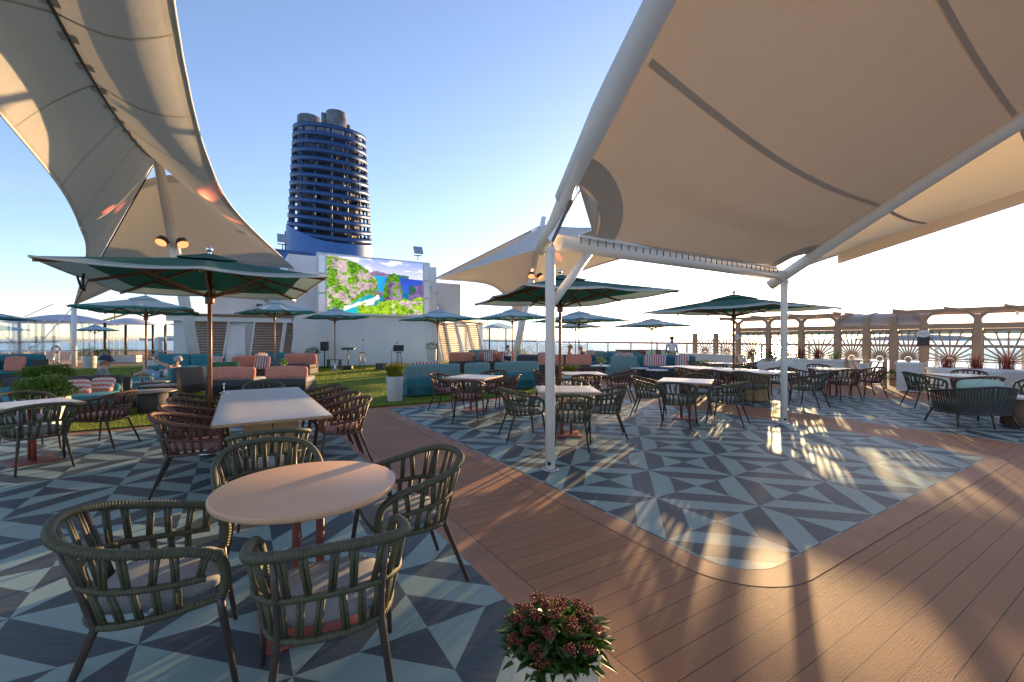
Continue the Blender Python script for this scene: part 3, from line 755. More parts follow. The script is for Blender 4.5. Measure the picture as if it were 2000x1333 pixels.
def tensile(sgn, label, corner_post, tipz=9.4):
    mir = (lambda p: Vector(p)) if sgn > 0 else (lambda p: Vector((13.9 - p[0], p[1], p[2])))
    full = lambda P: P + [(a, 2 * MB_ - b, z + (0 if sgn > 0 else 1.1 * min(1, (b - MB_) / 4))) for a, b, z in P[-2::-1]]  # right canopy's unseen near half raised so its shadow clears the fabric shelter
    root = thing('tensile_canopy', label, 'canopy', (0, 0, 0), RZ, 'tensile canopies over the deck')
    NR = 2 * 60 + 1
    L_, R_, E_ = [resample([mir(p) for p in full(P)], NR) for P in (Lp, Rp, Ep)]
    seam = set(range(6, NR, 12))
    for nm, P, Q, hem in (('outer_panel', L_, R_, .05), ('inner_panel', R_, E_, .10)):
        ts = [i / 14 for i in range(15)]
        ts = sorted(set([hem if nm == 'outer_panel' else 1 - hem] + ts))
        mm = M(); rows = []
        for i in range(NR):
            row = []
            for t in ts:
                p = P[i].lerp(Q[i], t); row.append(p + Vector((0, 0, (.10 if nm == 'outer_panel' else -.24) * sin(pi * t))))
            rows.append(row)
        n = len(ts); vs_ = [v for r in rows for v in r]; fs_ = []; mi_ = []
        for i in range(NR - 1):
            for k in range(n - 1):
                fs_.append((i * n + k, i * n + k + 1, (i + 1) * n + k + 1, (i + 1) * n + k))
                mid = (ts[k] + ts[k + 1]) / 2
                mi_.append(1 if (mid < hem if nm == 'outer_panel' else mid > 1 - hem) else 0)
        mm.add(vs_, fs_, True); mm.mi = mi_
        ob = mm.build(nm, ['canvas', 'canvas_seam'], root)
        for i in seam:                                # welded seams: narrow raised strips across the panel
            if i < 2 or i > NR - 3: continue
            sm_ = M()
            for dz in (-.005, .005):
                d = (rows[i + 1][n // 2] - rows[i][n // 2]).normalized() * .028
                sm_.grid([[v - d + Vector((0, 0, dz)) for v in rows[i]], [v + d + Vector((0, 0, dz)) for v in rows[i]]])
            sm_.build('seam', 'canvas_seam', ob)
    for end, idx in ((0, 0), (1, -1)):
        L0, T0, E0 = L_[idx], R_[idx], E_[idx]
        mm = M(); rows = []
        for j in range(17):
            s_ = .11 + .89 * j / 16; row = []
            for k in range(25):
                t = k / 24
                q = L0.lerp(E0, t); q = q.lerp(T0, .22 * sin(pi * t))
                p = T0.lerp(q, s_); p.z -= .9 * sin(pi * t) * s_ * (1 - s_) ; row.append(p)
            rows.append(row)
        mm.grid(rows); mm.mi = [1 if (i // 24 == 0 or i // 24 == 15) else (1 if (i % 24) in (6, 12, 18) and False else 0) for i in range(16 * 24)]
        mm.build('end_panel', ['canvas', 'canvas_seam'], root)
        mm = M()
        mm.tube([T0, L0], .028, 6); mm.tube([T0, E0], .028, 6); mm.build('valley_cable', 'dark_metal', root)
        # mast under the peak
        bs = mir((-1.55, 23.3, 0)) if sgn > 0 else mir((-.7, 23.3, 0))
        if idx == -1: bs = Vector((bs.x, 2 * MB_ - bs.y, 0))
        tip = T0 + Vector((0, 0, .15)); d = (tip - bs)
        mm = M(); mm.tube([bs, bs + d * .5, bs + d * 1.035], [.21, .21, .17], 16); mast = mm.build('mast', 'white', root)
        mm = M(); mm.box(bs + Vector((0, 0, .04)), (.7, .7, .08)); mm.build('foot_plate', 'white', mast)
        if idx == 0:
            q = bs + d * .61
            for sx in (-1, 1):
                ar = M(); ar.tube([q, q + Vector((sx * .30, -.35, -.02))], .035); ar.tube([q + Vector((sx * .30, -.35, .08)), q + Vector((sx * .36, -.46, -.10))], [.19, .23], 14); ar = ar.build('lamp', 'dark_metal', mast)
                ll = M(); c0 = q + Vector((sx * .36, -.465, -.10)); dn = Vector((sx * .06, -.11, -.18)).normalized()
                ll.tube([c0, c0 + dn * .02], .20, 14); ll.build('lens', 'amber', ar)
                for aim, pw in (((((-2.2, .2, 1.2), 130), ((-1.2, .9, 1.0), 110)) if sx < 0 else (((1.6, -5.4, 1.3), 650), ((1.85, -1.0, .9), 130)))):
                    sl = bpy.data.lights.new('spot_lamp', 'SPOT'); sl.energy = pw; sl.color = (1, .16, .07); sl.spot_size = radians(20 if pw < 300 else 11); sl.spot_blend = 1.0; sl.shadow_soft_size = .05
                    so2 = bpy.data.objects.new('spot_lamp', sl); COL.objects.link(so2); so2.parent = ar
                    so2.location = q + Vector((sx * .30, -.30, .15)); so2.rotation_euler = Vector((aim[0] * sgn, aim[1], aim[2])).to_track_quat('-Z', 'Y').to_euler()
    mm = M(); mm.tube(L_, .025, 6); mm.tube(E_, .025, 6); mm.build('edge_cable', 'white', root)
    mm = M(); mm.tube([p - Vector((0, 0, .06)) for p in R_[2:-2]], .03, 6); rc = mm.build('ridge_cable', 'dark_metal', root)
    mm = M()
    for i in range(8, NR - 8, 5):
        t = (R_[i + 1] - R_[i]).normalized(); mm.bar(R_[i] - t * .11 - Vector((0, 0, .05)), R_[i] + t * .11 - Vector((0, 0, .05)), .26, .03)
    each(mm, 'ridge_clamp', 'canvas_seam', rc)
    return root, L_, E_
tc1, TL1, TE1 = tensile(1, 'large white tensile canopy sweeping overhead at left with amber lamps on its mast', None)
tc2, TL2, TE2 = tensile(-1, 'white tensile canopy beside the right end of the video screen', None)
for k, (P, lbl) in enumerate(((TL1[0], 'white steel post holding the far left canopy corner'), (TL2[0], 'white steel post at the far corner of the right tensile canopy'))):
    q = thing('tie_post', lbl, 'post', S(P.x, P.y, 0), RZ, 'posts tying the tensile canopies')
    mm = M(); mm.tube([(0, 0, 0), (0, 0, P.z - .1)], .12, 14); mm.build('shaft', 'white', q)
    mm = M(); mm.box((0, 0, P.z), (.35, .35, .16)); mm.tube([(0, 0, P.z), (-2.5 if k == 0 else 2.5, 1.2, 0.02)], .025, 6); mm.build('stay', 'white', q)

# ------------------------------------------------------------------ near right fabric canopy on two posts
rt = thing('fabric_shelter', 'big cream fabric shelter on two white posts at right', 'canopy', S(3.115, 4.16, 0), RZ)
LA = 5.305                                            # post spacing along a
for k, x in enumerate((0, LA)):
    mm = M(); mm.lathe([(.058, 0.0), (.058, 2.42), (.05, 2.46)], (x, 0, 0), 20); ps = mm.build('post', 'warm_white', rt)
    mm = M(); mm.lathe([(.105, .003), (.105, .016), (.07, .02)], (x, 0, 0), 20); mm.build('foot_plate', 'steel', ps)
    mm = M(); mm.tube([(x - .045, -.045, .09), (x - .058, -.058, .09)], .022, 12); mm.build('bolt_cap', 'black', ps)
    mm = M(); mm.box((x, 0, 2.53), (.05, .11, .22)); mm.tube([(x, -.07, 2.58), (x, .07, 2.58)], .03, 10); mm.build('pivot', 'warm_white', ps)
mm = M(); mm.tube([(.12, 0, 2.70), (LA - .1, 0, 2.70)], .095, 16); bm_ = mm.build('beam', 'warm_white', rt)
mm = M(); mm.tube([(.35, -.11, 2.78), (LA - .5, -.11, 2.78)], .022, 8); mm.build('keder_rail', 'white', bm_)
mm = M()
for i in range(34):
    x = .42 + i * .135
    mm.tube([(x + .055 * cos(q), -.085 + .045 * cos(q), 2.735 + .07 * sin(q)) for q in [k * pi / 5 for k in range(7)]], .007, 5)
mm.build('lacing', 'dark_metal', bm_)
mm = M(); mm.tube([(.04, 0, 1.98), (.62, 0, 2.64)], .052, 12); mm.build('brace', 'warm_white', rt)
def zl(s_): return 2.80 + (.94 * s_ if s_ < 2.2 else .94 * 2.2 + .94 * (s_ - 2.2) - .17 * (s_ - 2.2) ** 2)
def zr(s_): return 2.80 + .60 * s_ - .012 * s_ * s_
def tubeline(x, f, s0, s1, dz=0, n=24): return [(x, -lerp(s0, s1, i / n), f(lerp(s0, s1, i / n)) + dz) for i in range(n + 1)]
mm = M(); mm.tube([(0, .22, 2.62)] + [(-.07 * min(1, -p[1] / .8), p[1], p[2] + .16 * min(1, -p[1] / .8)) for p in tubeline(0, zl, .1, .85, -.02)], .078, 14); mm.build('edge_rafter', 'warm_white', rt)
mm = M(); mm.tube([(LA, .25, 2.55)] + tubeline(LA, zr, .1, 5.0, -.10), .095, 14); mm.build('hip_rafter', 'warm_white', rt)
mm = M(); mm.bar((-.02, -.02, 2.72), (.0, -.34, 3.12), .05, .12); mm.tube([(.03, -.15, 2.88), (.10, -.42, 3.2)], .014, 6); mm.build('tension_bracket', 'steel', rt)
def shelter_panel(x0, f0, x1, f1, cut, nm, sag, s1=5.0, start=0.0, NU=80, NV=80, mt='shelter'):
    """lofted fabric with rounded cut-outs and reinforcing arcs at the post corners"""
    def surf(x, s_):
        t = (x - x0) / (x1 - x0); y = -s_
        if s_ < .6: y -= .16 * sin(pi * max(0, min(1, t))) * (1 - s_ / .6)
        return Vector((x, y, lerp(f0(s_), f1(s_), t) - sag * sin(pi * t) * min(1, (s_ + .15))))
    xs = [lerp(x0, x1, k / NU) for k in range(NU + 1)]; kk = {cx: (1.32 if (f0 if cx == x0 else f1) is zl else 1.14) for cx, cs, r in cut}
    mm = M(); rows = []
    for i in range(NV + 1):
        s_ = start + (s1 - start) * i / NV; row = []
        for x in xs:
            sx, sy = x, s_
            for cx, cs, r in cut:
                dx, dy = sx - cx, (sy - cs) * kk[cx]; q = sqrt(dx * dx + dy * dy)
                if q < r:
                    if q < 1e-4: dx, dy, q = (.7 if cx == x0 else -.7), .7, .99
                    sx = cx + dx / q * r; sy = cs + dy / q * r / kk[cx]
            row.append(surf(sx, sy))
        rows.append(row)
    n = NU + 1; vs_ = [v for r in rows for v in r]
    fs_ = [(i * n + k, i * n + k + 1, (i + 1) * n + k + 1, (i + 1) * n + k) for i in range(NV) for k in range(NU)]
    mm.add(vs_, fs_, True); ob = mm.build(nm, mt, rt)
    for sv in (1.4, 2.8, 4.2):
        for dz in (-.006,):
            mm = M(); mm.grid([[surf(x, sv + d) + Vector((0, 0, dz)) for x in xs[1:-1]] for d in (-.024, .024)]); mm.build('seam', 'shelter_seam', ob)
    for cx, cs, r in cut:
        sg_ = 1 if cx == x0 else -1; mm = M()
        for dz in (-.007, .007):
            mm.grid([[surf(cx + sg_ * q * cos(a_) * r, cs + max(0, q * sin(a_)) * r / kk[cx]) + Vector((0, 0, dz)) for a_ in [pi / 2 * k / 28 for k in range(29)]] for q in (1.0, 1.2, 1.46)])
        mm.build('corner_patch', 'shelter_seam', ob)
    return ob
shelter_panel(0.03, zl, LA, zr, [(0.03, 0, .62), (LA, 0, .45)], 'roof_panel', .22)
def ze(s_): return 3.30 + .235 * s_
pn = shelter_panel(LA, zr, LA + 2.1, ze, [(LA, 0, .5)], 'side_panel', .06, NU=50, mt='shelter_lit')
mm = M()
mm.grid([[(LA + 2.1, -s_, ze(s_)) for s_ in [i * .25 for i in range(21)]], [(LA + 2.14, -s_, ze(s_) - .20) for s_ in [i * .25 for i in range(21)]]]); mm.build('hem', 'shelter_seam', pn)
mm = M(); mm.tube([(LA + .05, .05, 2.75), (LA + 2.08, 0, 3.28)], .02, 6); mm.build('tie_cable', 'steel', rt)
mm = M(); rows = []
for dx, dz in ((.045, .0), (.0, -.035), (-.07, -.02), (-.125, .06), (-.145, .17), (-.12, .29), (-.05, .37)):
    rows.append([(dx, -s_, zl(s_) + dz * min(1, .15 + s_ * .95)) for s_ in [.28 + i * .19 for i in range(26)]])
mm.grid(rows); mm.build('edge_sleeve', 'sleeve', rt)

# ------------------------------------------------------------------ pergola with sunburst screens
PA = 18.5
pg = thing('pergola', 'bronze metal pergola with sunburst screens and a barrel roofed middle', 'pergola', S(PA, 0, 0), RZ)
posts = [11.04, 9.75, 8.5, 7.29, 6.42, 5.68, 4.92, 3.72, 2.5, 1.3, .1, -1.1, -2.3]
short = [13.18, 12.1]
Z0, Z1, Z2, ZT = .86, 1.86, 2.02, 2.46
def sunburst(bm_lo, bm_hi, z0, z1, n, x=0.0, r=.013):
    c = ((bm_lo + bm_hi) / 2, z0 + .02); mm = M()
    for i in range(n):
        an = pi * (i + .5) / n; dx, dz = cos(an), sin(an)
        t = min((abs((bm_hi - bm_lo) / 2 / dx) if abs(dx) > 1e-6 else 9), ((z1 - c[1]) / dz) if dz > 1e-6 else 9)
        mm.bar((x, c[0] + dx * .10, c[1] + dz * .10), (x, c[0] + dx * t, c[1] + dz * t), r * 2, r * 2, up=(1, 0, 0))
    mm.ball((x, c[0], c[1] - .01), .085, 14, 8, (.22, 1, 1))
    mm.bar((x, bm_lo, z0), (x, bm_hi, z0), .03, .03); mm.bar((x, bm_lo, z1), (x, bm_hi, z1), .03, .03)
    mm.bar((x, bm_lo + .015, z0), (x, bm_lo + .015, z1), .03, .03); mm.bar((x, bm_hi - .015, z0), (x, bm_hi - .015, z1), .03, .03)
    return mm
for b in posts:
    mm = M(); mm.box((0, b, Z1 / 2 + .1), (.17, .17, Z1 + .2)); mm.box((.0, b, 2.08), (.15, .15, .4)); po = mm.build('post', 'bronze', pg)
for b in short:
    mm = M(); mm.box((0, b, .9), (.16, .16, 1.8)); mm.build('short_post', 'bronze', pg)
allp = short + posts
for i in range(len(allp) - 1):
    hi, lo = allp[i] - .085, allp[i + 1] + .085
    barrel = 5.0 - .2 < (hi + lo) / 2 < 7.3
    sb_ = sunburst(lo + .012, hi - .012, Z0, Z1 - .06 if i > 1 else 1.74, 15 if barrel else 11, r=.018)
    sc_ = sb_.build('sunburst_screen', 'bronze', pg)
    if i > 1:
        mm = M(); mm.box((.05, (lo + hi) / 2, (Z0 + Z1) / 2), (.012, hi - lo - .05, Z1 - Z0 - .08)); mm.build('pane', 'glass', sc_)
        mm = M(); mm.box((.075, (lo + hi) / 2, 1.775), (.03, hi - lo - .03, .165)); mm.build('blind', 'pale_top', sc_)
mm = M(); mm.box((0, (posts[0] + posts[-1]) / 2, (Z1 + Z2) / 2), (.19, posts[0] - posts[-1] + .2, Z2 - Z1)); mm.build('rail_beam', 'bronze', pg)
def arches(seq, name):
    mm = M()
    for i, b in enumerate(seq):
        for sg in (-1, 1):
            if (i == 0 and sg > 0) or (i == len(seq) - 1 and sg < 0): pass
            pts = [(0, b + sg * (.02 + .46 * (1 - cos(q))), 2.06 + .34 * sin(q)) for q in [k * pi / 2 / 8 for k in range(9)]]
            for p, q in zip(pts, pts[1:]): mm.bar(p, q, .10, .085)
    return each(mm, 'arched_brace', 'bronze', pg)
arches(posts[:4], 'arched_braces'); arches(posts[6:], 'arched_braces')
for (b0, b1) in ((11.9, 7.2), (5.7, -3.2)):
    for x, dz in ((0, 0), (1.75, -.02)):
        mm = M(); mm.box((x, (b0 + b1) / 2, 2.43 + dz), (.13, b0 - b1, .105)); mm.build('top_beam', 'bronze', pg)
    mm = M()
    nb = int((b0 - b1) / 1.2)
    for i in range(nb + 1):
        b = lerp(b0 - .1, b1 + .1, i / nb); mm.bar((-.35, b, 2.50), (2.1, b, 2.50), .06, .05)
    mm.build('cross_beams', 'bronze', pg)
for i in range(3):
    hi, lo = posts[3 + i], posts[4 + i]
    arc = [(-.05 + .95 * (1 - cos(q)), 2.02 + .42 * sin(q)) for q in [k * pi / 2 / 10 for k in range(11)]]
    mm = M(); mm.grid([[(x, b, z) for x, z in arc] for b in (lo, hi)]); mm.grid([[(x, b, z + .012) for x, z in arc] for b in (lo, hi)]); rp = mm.build('barrel_roof', 'barrel', pg)
    for b in ((hi,) if i else (hi, )):
        mm = M()
        for p, q in zip(arc, arc[1:]): mm.bar((p[0], b, p[1] + .02), (q[0], b, q[1] + .02), .07, .05)
        mm.build('rib', 'bronze', rp)
mm = M(); b = posts[6]
for p, q in zip(arc, arc[1:]): mm.bar((p[0], b, p[1] + .02), (q[0], b, q[1] + .02), .07, .05)
mm.build('rib', 'bronze', pg)
mm = M()
for i in range(7): mm.box((1.6, 3.2 - i * .27, 2.33), (.10, .08, .12))
mm.build('spotlights', 'steel', pg)
sg = thing('oval_sign', 'white oval sign with script lettering above a dark menu board', 'sign', S(PA - .11, 4.90, 1.45), RZ)
mm = M(); mm.add([(0, .17 * cos(q), .26 + .115 * sin(q)) for q in [2 * pi * k / 28 for k in range(28)]] + [(-.02, .17 * cos(q), .26 + .115 * sin(q)) for q in [2 * pi * k / 28 for k in range(28)]],
    [tuple(range(28)), tuple(range(28, 56))[::-1]] + [(k, 28 + k, 28 + (k + 1) % 28, (k + 1) % 28) for k in range(28)]); mm.build('oval_plate', 'sign_white', sg)
mm = M(); mm.box((-.008, 0, .02), (.02, .30, .28)); mm.build('menu_board', 'dark_metal', sg)
mm = M(); mm.tube([(-.024, .11 - .016 * i, .265 + .022 * sin(i * 1.9) * (1.6 if i == 0 else 1)) for i in range(15)], .004, 4)
mm.tube([(-.024, .03 - .012 * i, .215 + .006 * sin(i * 2.3)) for i in range(7)], .003, 4); mm.build('lettering', 'sign_ink', sg)
sg = thing('round_sign', 'small round white sign on a pergola post behind the long table', 'sign', S(PA - .10, 11.04, 1.62), RZ)
mm = M(); mm.lathe([(0, 0), (.13, 0), (.13, .015), (0, .015)], (0, 0, 0), 24)
for i, v in enumerate(mm.v): mm.v[i] = (-v[2], v[1], v[0])
mm.build('plate', 'sign_white', sg)
mm = M(); mm.bar((-.02, -.06, .02), (-.02, .06, .02), .004, .012); mm.bar((-.02, -.04, -.02), (-.02, .04, -.02), .004, .010); mm.build('lettering', 'sign_ink', sg)

# ------------------------------------------------------------------ planter walls and gate in front of the pergola
def planter_wall(name, label, pts, z, cap=True, grp='cream planter walls before the pergola', slope=None):
    o = thing(name, label, 'planter', S(PA, 0, 0), RZ, grp)
    mm = M(); mm.prism(pts, 0.02, z)
    if slope:
        n = len(pts)
        for i in range(n):
            x, y, zz = mm.v[n + i]; mm.v[n + i] = (x, y, z + slope.get(i, 0))
    mm.build('wall', 'cream', o)
    cx = sum(p[0] for p in pts) / len(pts); cy = sum(p[1] for p in pts) / len(pts)
    mm = M(); out = [(cx + (x - cx) * 1.0 + (.04 if x > cx else -.04), cy + (y - cy) + (.04 if y > cy else -.04)) for x, y in pts]
    mm.prism(out, z + .002, z + .05)
    if slope:
        n = len(pts)
        for i in range(n):
            for q in (i, n + i):
                x, y, zz = mm.v[q]; mm.v[q] = (x, y, zz + slope.get(i, 0))
    mm.build('coping', 'white', o)
    return o
planter_wall('planter_wall', 'low cream planter wall at the left end of the pergola', [(-.9, 10.7), (-.2, 10.7), (-.2, 13.4), (-.9, 13.4)], .82)
planter_wall('planter_wall', 'long cream planter wall with a sloping end behind the long table', [(-2.6, 9.6), (-2.4, 9.6), (-.3, 9.6), (-.3, 6.5), (-1.4, 6.5), (-1.4, 8.2)][::-1], .78, slope={5: -.42, 4: -.42})
planter_wall('gate_pillar', 'squat cream pillar right of the sunburst gate', [(-2.0, 4.5), (-1.5, 4.5), (-1.5, 5.0), (-2.0, 5.0)], .80, grp=None)
planter_wall('planter_wall', 'cream planter wall with red grasses and a sloping right end', [(-2.9, 1.0), (-2.6, 1.0), (-.35, 1.0), (-.35, 4.5), (-1.35, 4.5), (-1.35, 3.0)][::-1], .66, slope={5: .06, 4: .06})
for q, (b, lbl) in enumerate(((5.95, 'sunburst gate between cream walls with a paper notice on it'), (10.35, 'narrow sunburst gate with a paper notice beside the left planter wall'))):
    g = thing('sunburst_gate', 'low bronze ' + lbl, 'gate', S(PA - 1.45 if not q else PA - .7, b, 0), RZ, 'low sunburst gates')
    w_ = .48 if not q else .33
    sunburst(-w_, w_, .10, .82, 13, r=.017).build('sunburst_panel', 'bronze', g)
    mm = M(); mm.box((0, -w_ - .04, .45), (.08, .06, .9)); mm.box((0, w_ + .04, .45), (.08, .06, .9)); mm.build('gate_posts', 'bronze', g)
    mm = M(); mm.box((-.05, .02, .66), (.01, .27, .20)); no = mm.build('notice', 'sign_white', g)
    mm = M()
    for k in range(4): mm.bar((-.058, .10, .72 - k * .035), (-.058, -.06 - .02 * (k % 2), .72 - k * .035), .004, .008)
    mm.build('lettering', 'sign_ink', no)

# ------------------------------------------------------------------ rails and windscreens
def guard(name, label, a, b0, b1, h, glass_to, col, step=2.3, gz0=.12):
    o = thing(name, label, 'railing', S(a, b0, 0), RZ)
    L = b1 - b0
    mm = M(); mm.tube([(0, 0, h), (0, L, h)], .055, 10); mm.build('handrail', col, o)
    n = int(L / step)
    for i in range(n + 1):
        y = L * i / n; mm = M(); mm.box((0, y, h / 2), (.07, .09, h - .05))
        if glass_to > h + .3: mm = M(); mm.box((0.02, y, glass_to / 2), (.05, .05, glass_to))
        mm.build('stanchion', 'steel' if glass_to <= h + .3 else 'white', o)
    mm = M(); mm.box((.05, L / 2, (gz0 + glass_to) / 2), (.014, L, glass_to - gz0)); mm.build('glass_panels', 'glass', o)
    return o
guard('deck_railing', 'long glass railing with a wooden handrail along the starboard edge', 24.0, -8, 34, 1.26, 1.15, 'slat')
guard('windscreen', 'tall glass windscreen far beyond the deckhouse at right', 24.0, 34.2, 66, 1.30, 4.2, 'slat')
guard('windscreen', 'tall glass windscreen with a wooden handrail along the left edge', -10.0, 18, 66, 1.36, 2.75, 'slat')
def steel_rail(label, p, q, h=.95, posts_=5):
    o = thing('inner_railing', label, 'railing', p, 0)
    d = Vector(q) - Vector(p); mm = M(); mm.tube([(0, 0, h), d + Vector((0, 0, h))], .025, 8); mm.build('top_rail', 'steel', o)
    mm = M(); mm.tube([(0, 0, .25), d + Vector((0, 0, .25))], .012, 6); mm.tube([(0, 0, .5), d + Vector((0, 0, .5))], .012, 6); mm.build('mid_rails', 'steel', o)
    for i in range(posts_):
        mm = M(); mm.tube([d * (i / (posts_ - 1)), d * (i / (posts_ - 1)) + Vector((0, 0, h))], .028, 8); mm.build('rail_post', 'steel', o)
    return o
steel_rail('low stainless steel railing beyond the lawn at far left', (-27.5, 21.2, 0), (-19.0, 23.2, 0))
wg = thing('white_barrier', 'white post and rail barrier beside the left flank of the deckhouse', 'railing', (-18.9, 23.4, 0), 0)
mm = M(); mm.box((0, 0, .8), (.24, .24, 1.6)); mm.box((3.1, -.9, .8), (.2, .2, 1.6)); mm.build('posts', 'white', wg)
mm = M(); mm.bar((0, 0, 1.62), (3.6, -1.05, 1.62), .12, .09); mm.bar((0, 0, .9), (3.1, -.9, .9), .05, .04); mm.build('rails', 'white', wg)
# leaning white stay mast at far left
lm_ = thing('stay_mast', 'thick white leaning stay mast beyond the railing at far left', 'mast', (-28.2, 25.2, 0), 0)
mm = M(); mm.tube([(0, 0, 0), (-.35, 0, 2.75)], [.26, .2], 14); mm.build('shaft', 'white', lm_)
mm = M(); mm.tube([(-.35, 0, 2.6), (2.3, -.5, 3.5)], .02, 5); mm.tube([(-.35, 0, 2.3), (-1.0, 0, 0)], .03, 5); mm.build('stays', 'dark_metal', lm_)

# ------------------------------------------------------------------ distant shade sails
def shade_sail(loc, w_, d_, z, label, rz=0.0):
    o = thing('shade_sail', label, 'shade sail', loc, rz, 'pale shade sails on dark posts')
    mm = M(); N_ = 14; rows = []
    for j in range(N_ + 1):
        row = []
        for i in range(N_ + 1):
            u, v = i / N_ * 2 - 1, j / N_ * 2 - 1
            pin = 1 - .10 * (1 - abs(u)) * 0
            x = u * w_ / 2 * (1 - .10 * (1 - v * v)); y = v * d_ / 2 * (1 - .10 * (1 - u * u))
            row.append((x, y, z + .55 * (1 - u * u) * (1 - v * v) + .10 * (1 - u * u)))
        rows.append(row)
    mm.grid(rows); mm.build('membrane', 'sail', o)
    for sx in (-1, 1):
        for sy in (-1, 1):
            mm = M(); mm.tube([(sx * w_ / 2 * .97, sy * d_ / 2 * .97, 0), (sx * w_ / 2 * .97, sy * d_ / 2 * .97, z + .03)], .09, 8); mm.build('post', 'dark_metal', o)
    return o
shade_sail((-31.6, 31, 0), 5.6, 5.0, 2.62, 'pale blue shade sail on dark posts, leftmost and nearest of the row', .5)
shade_sail((-34.0, 39, 0), 4.2, 5.0, 2.75, 'pale blue shade sail in the middle of the row at far left', .5)
shade_sail((-34.4, 48, 0), 5.0, 5.0, 3.0, 'pale blue shade sail beside the deckhouse, farthest of the row', .5)
shade_sail((-1.6, 50, 0), 3.6, 4.0, 2.7, 'pale shade sail seen past the right flank of the deckhouse', .4)
lr = thing('lifebuoy', 'orange and white lifebuoy hung on a post beyond the railing at left', 'lifebuoy', (-27.6, 26.5, .72), 1.2)
mm = M(); mm.tube([(.33 * cos(q), 0, .33 + .33 * sin(q)) for q in [2 * pi * k / 24 for k in range(24)]], .09, 8, closed=True); mm.build('ring', 'lifering', lr)
mm = M()
for k in range(4):
    a_ = pi / 4 + k * pi / 2; mm.box((.33 * cos(a_), 0, .33 + .33 * sin(a_)), (.10, .20, .20), mat3=Matrix.Rotation(-a_, 3, 'Y'))
mm.tube([(0, .12, -1.3), (0, .12, .33)], .04); mm.build('bands', 'white', lr); lr.scale = (.55, .55, .55)
def on(px, py, z=0.0):
    """world point at height z seen at a pixel of the 2000 px photograph"""
    d = Vector(((px - 1000) / F, 1, -(py - 666.5) / F)); c, s_ = cos(-.0052), sin(-.0052)
    d = Vector((d.x, c * d.y - s_ * d.z, s_ * d.y + c * d.z)); t = (z - CAM_H) / d.z
    return Vector((d.x * t, d.y * t, z))
def face(fx, fy): return atan2(fy, fx) - pi / 2       # z rotation that turns local +y towards (fx, fy)

# ------------------------------------------------------------------ rope dining chairs
def at_len(P, u):
    L = [0]
    for i in range(1, len(P)): L.append(L[-1] + (P[i] - P[i - 1]).length)
    d = u * L[-1]
    for i in range(1, len(P)):
        if L[i] >= d: return P[i - 1].lerp(P[i], (d - L[i - 1]) / max(1e-9, L[i] - L[i - 1]))
    return P[-1].copy()
def roped(mm, P, r, pitch=.0125, n=9, closed=False):
    """a tube wound with rope: ribs follow the path"""
    L = sum((P[i] - P[i - 1]).length for i in range(1, len(P))); k = int(L / pitch); pts = []; rs = []
    for i in range(k):
        for q, f in ((0, .88), (.25, 1.0), (.5, 1.06), (.75, 1.0)):
            pts.append(at_len_fast(P, (i + q) / k)); rs.append(r * f)
    mm.tube(pts, rs, n)
_cache = {}
def at_len_fast(P, u):
    key = id(P)
    if key not in _cache:
        L = [0]
        for i in range(1, len(P)): L.append(L[-1] + (P[i] - P[i - 1]).length)
        _cache[key] = (P, L)
    P_, L = _cache[key]; d = u * L[-1]; lo, hi = 0, len(L) - 1
    while hi - lo > 1:
        md = (lo + hi) // 2
        if L[md] <= d: lo = md
        else: hi = md
    return P[lo].lerp(P[hi], (d - L[lo]) / max(1e-9, L[hi] - L[lo]))
half = [(.270, .262, .425), (.284, .275, .52), (.297, .250, .605), (.306, .170, .655), (.312, .04, .685), (.303, -.10, .715), (.262, -.218, .748), (.163, -.298, .774), (0, -.325, .785)]
RIM = catmull(half + [(-x, y, z) for x, y, z in half[-2::-1]], 10)
hm = [(.290, .205, .530), (.292, .10, .535), (.283, -.03, .545), (.252, -.14, .560), (.165, -.225, .575), (0, -.255, .582)]
MID = catmull(hm + [(-x, y, z) for x, y, z in hm[-2::-1]], 10)
hs = [(.262, .245, .420), (.262, .10, .405), (.245, -.04, .398), (.200, -.145, .395), (.11, -.200, .395), (0, -.212, .395)]
SEAT = catmull(hs + [(-x, y, z) for x, y, z in hs[-2::-1]], 10)
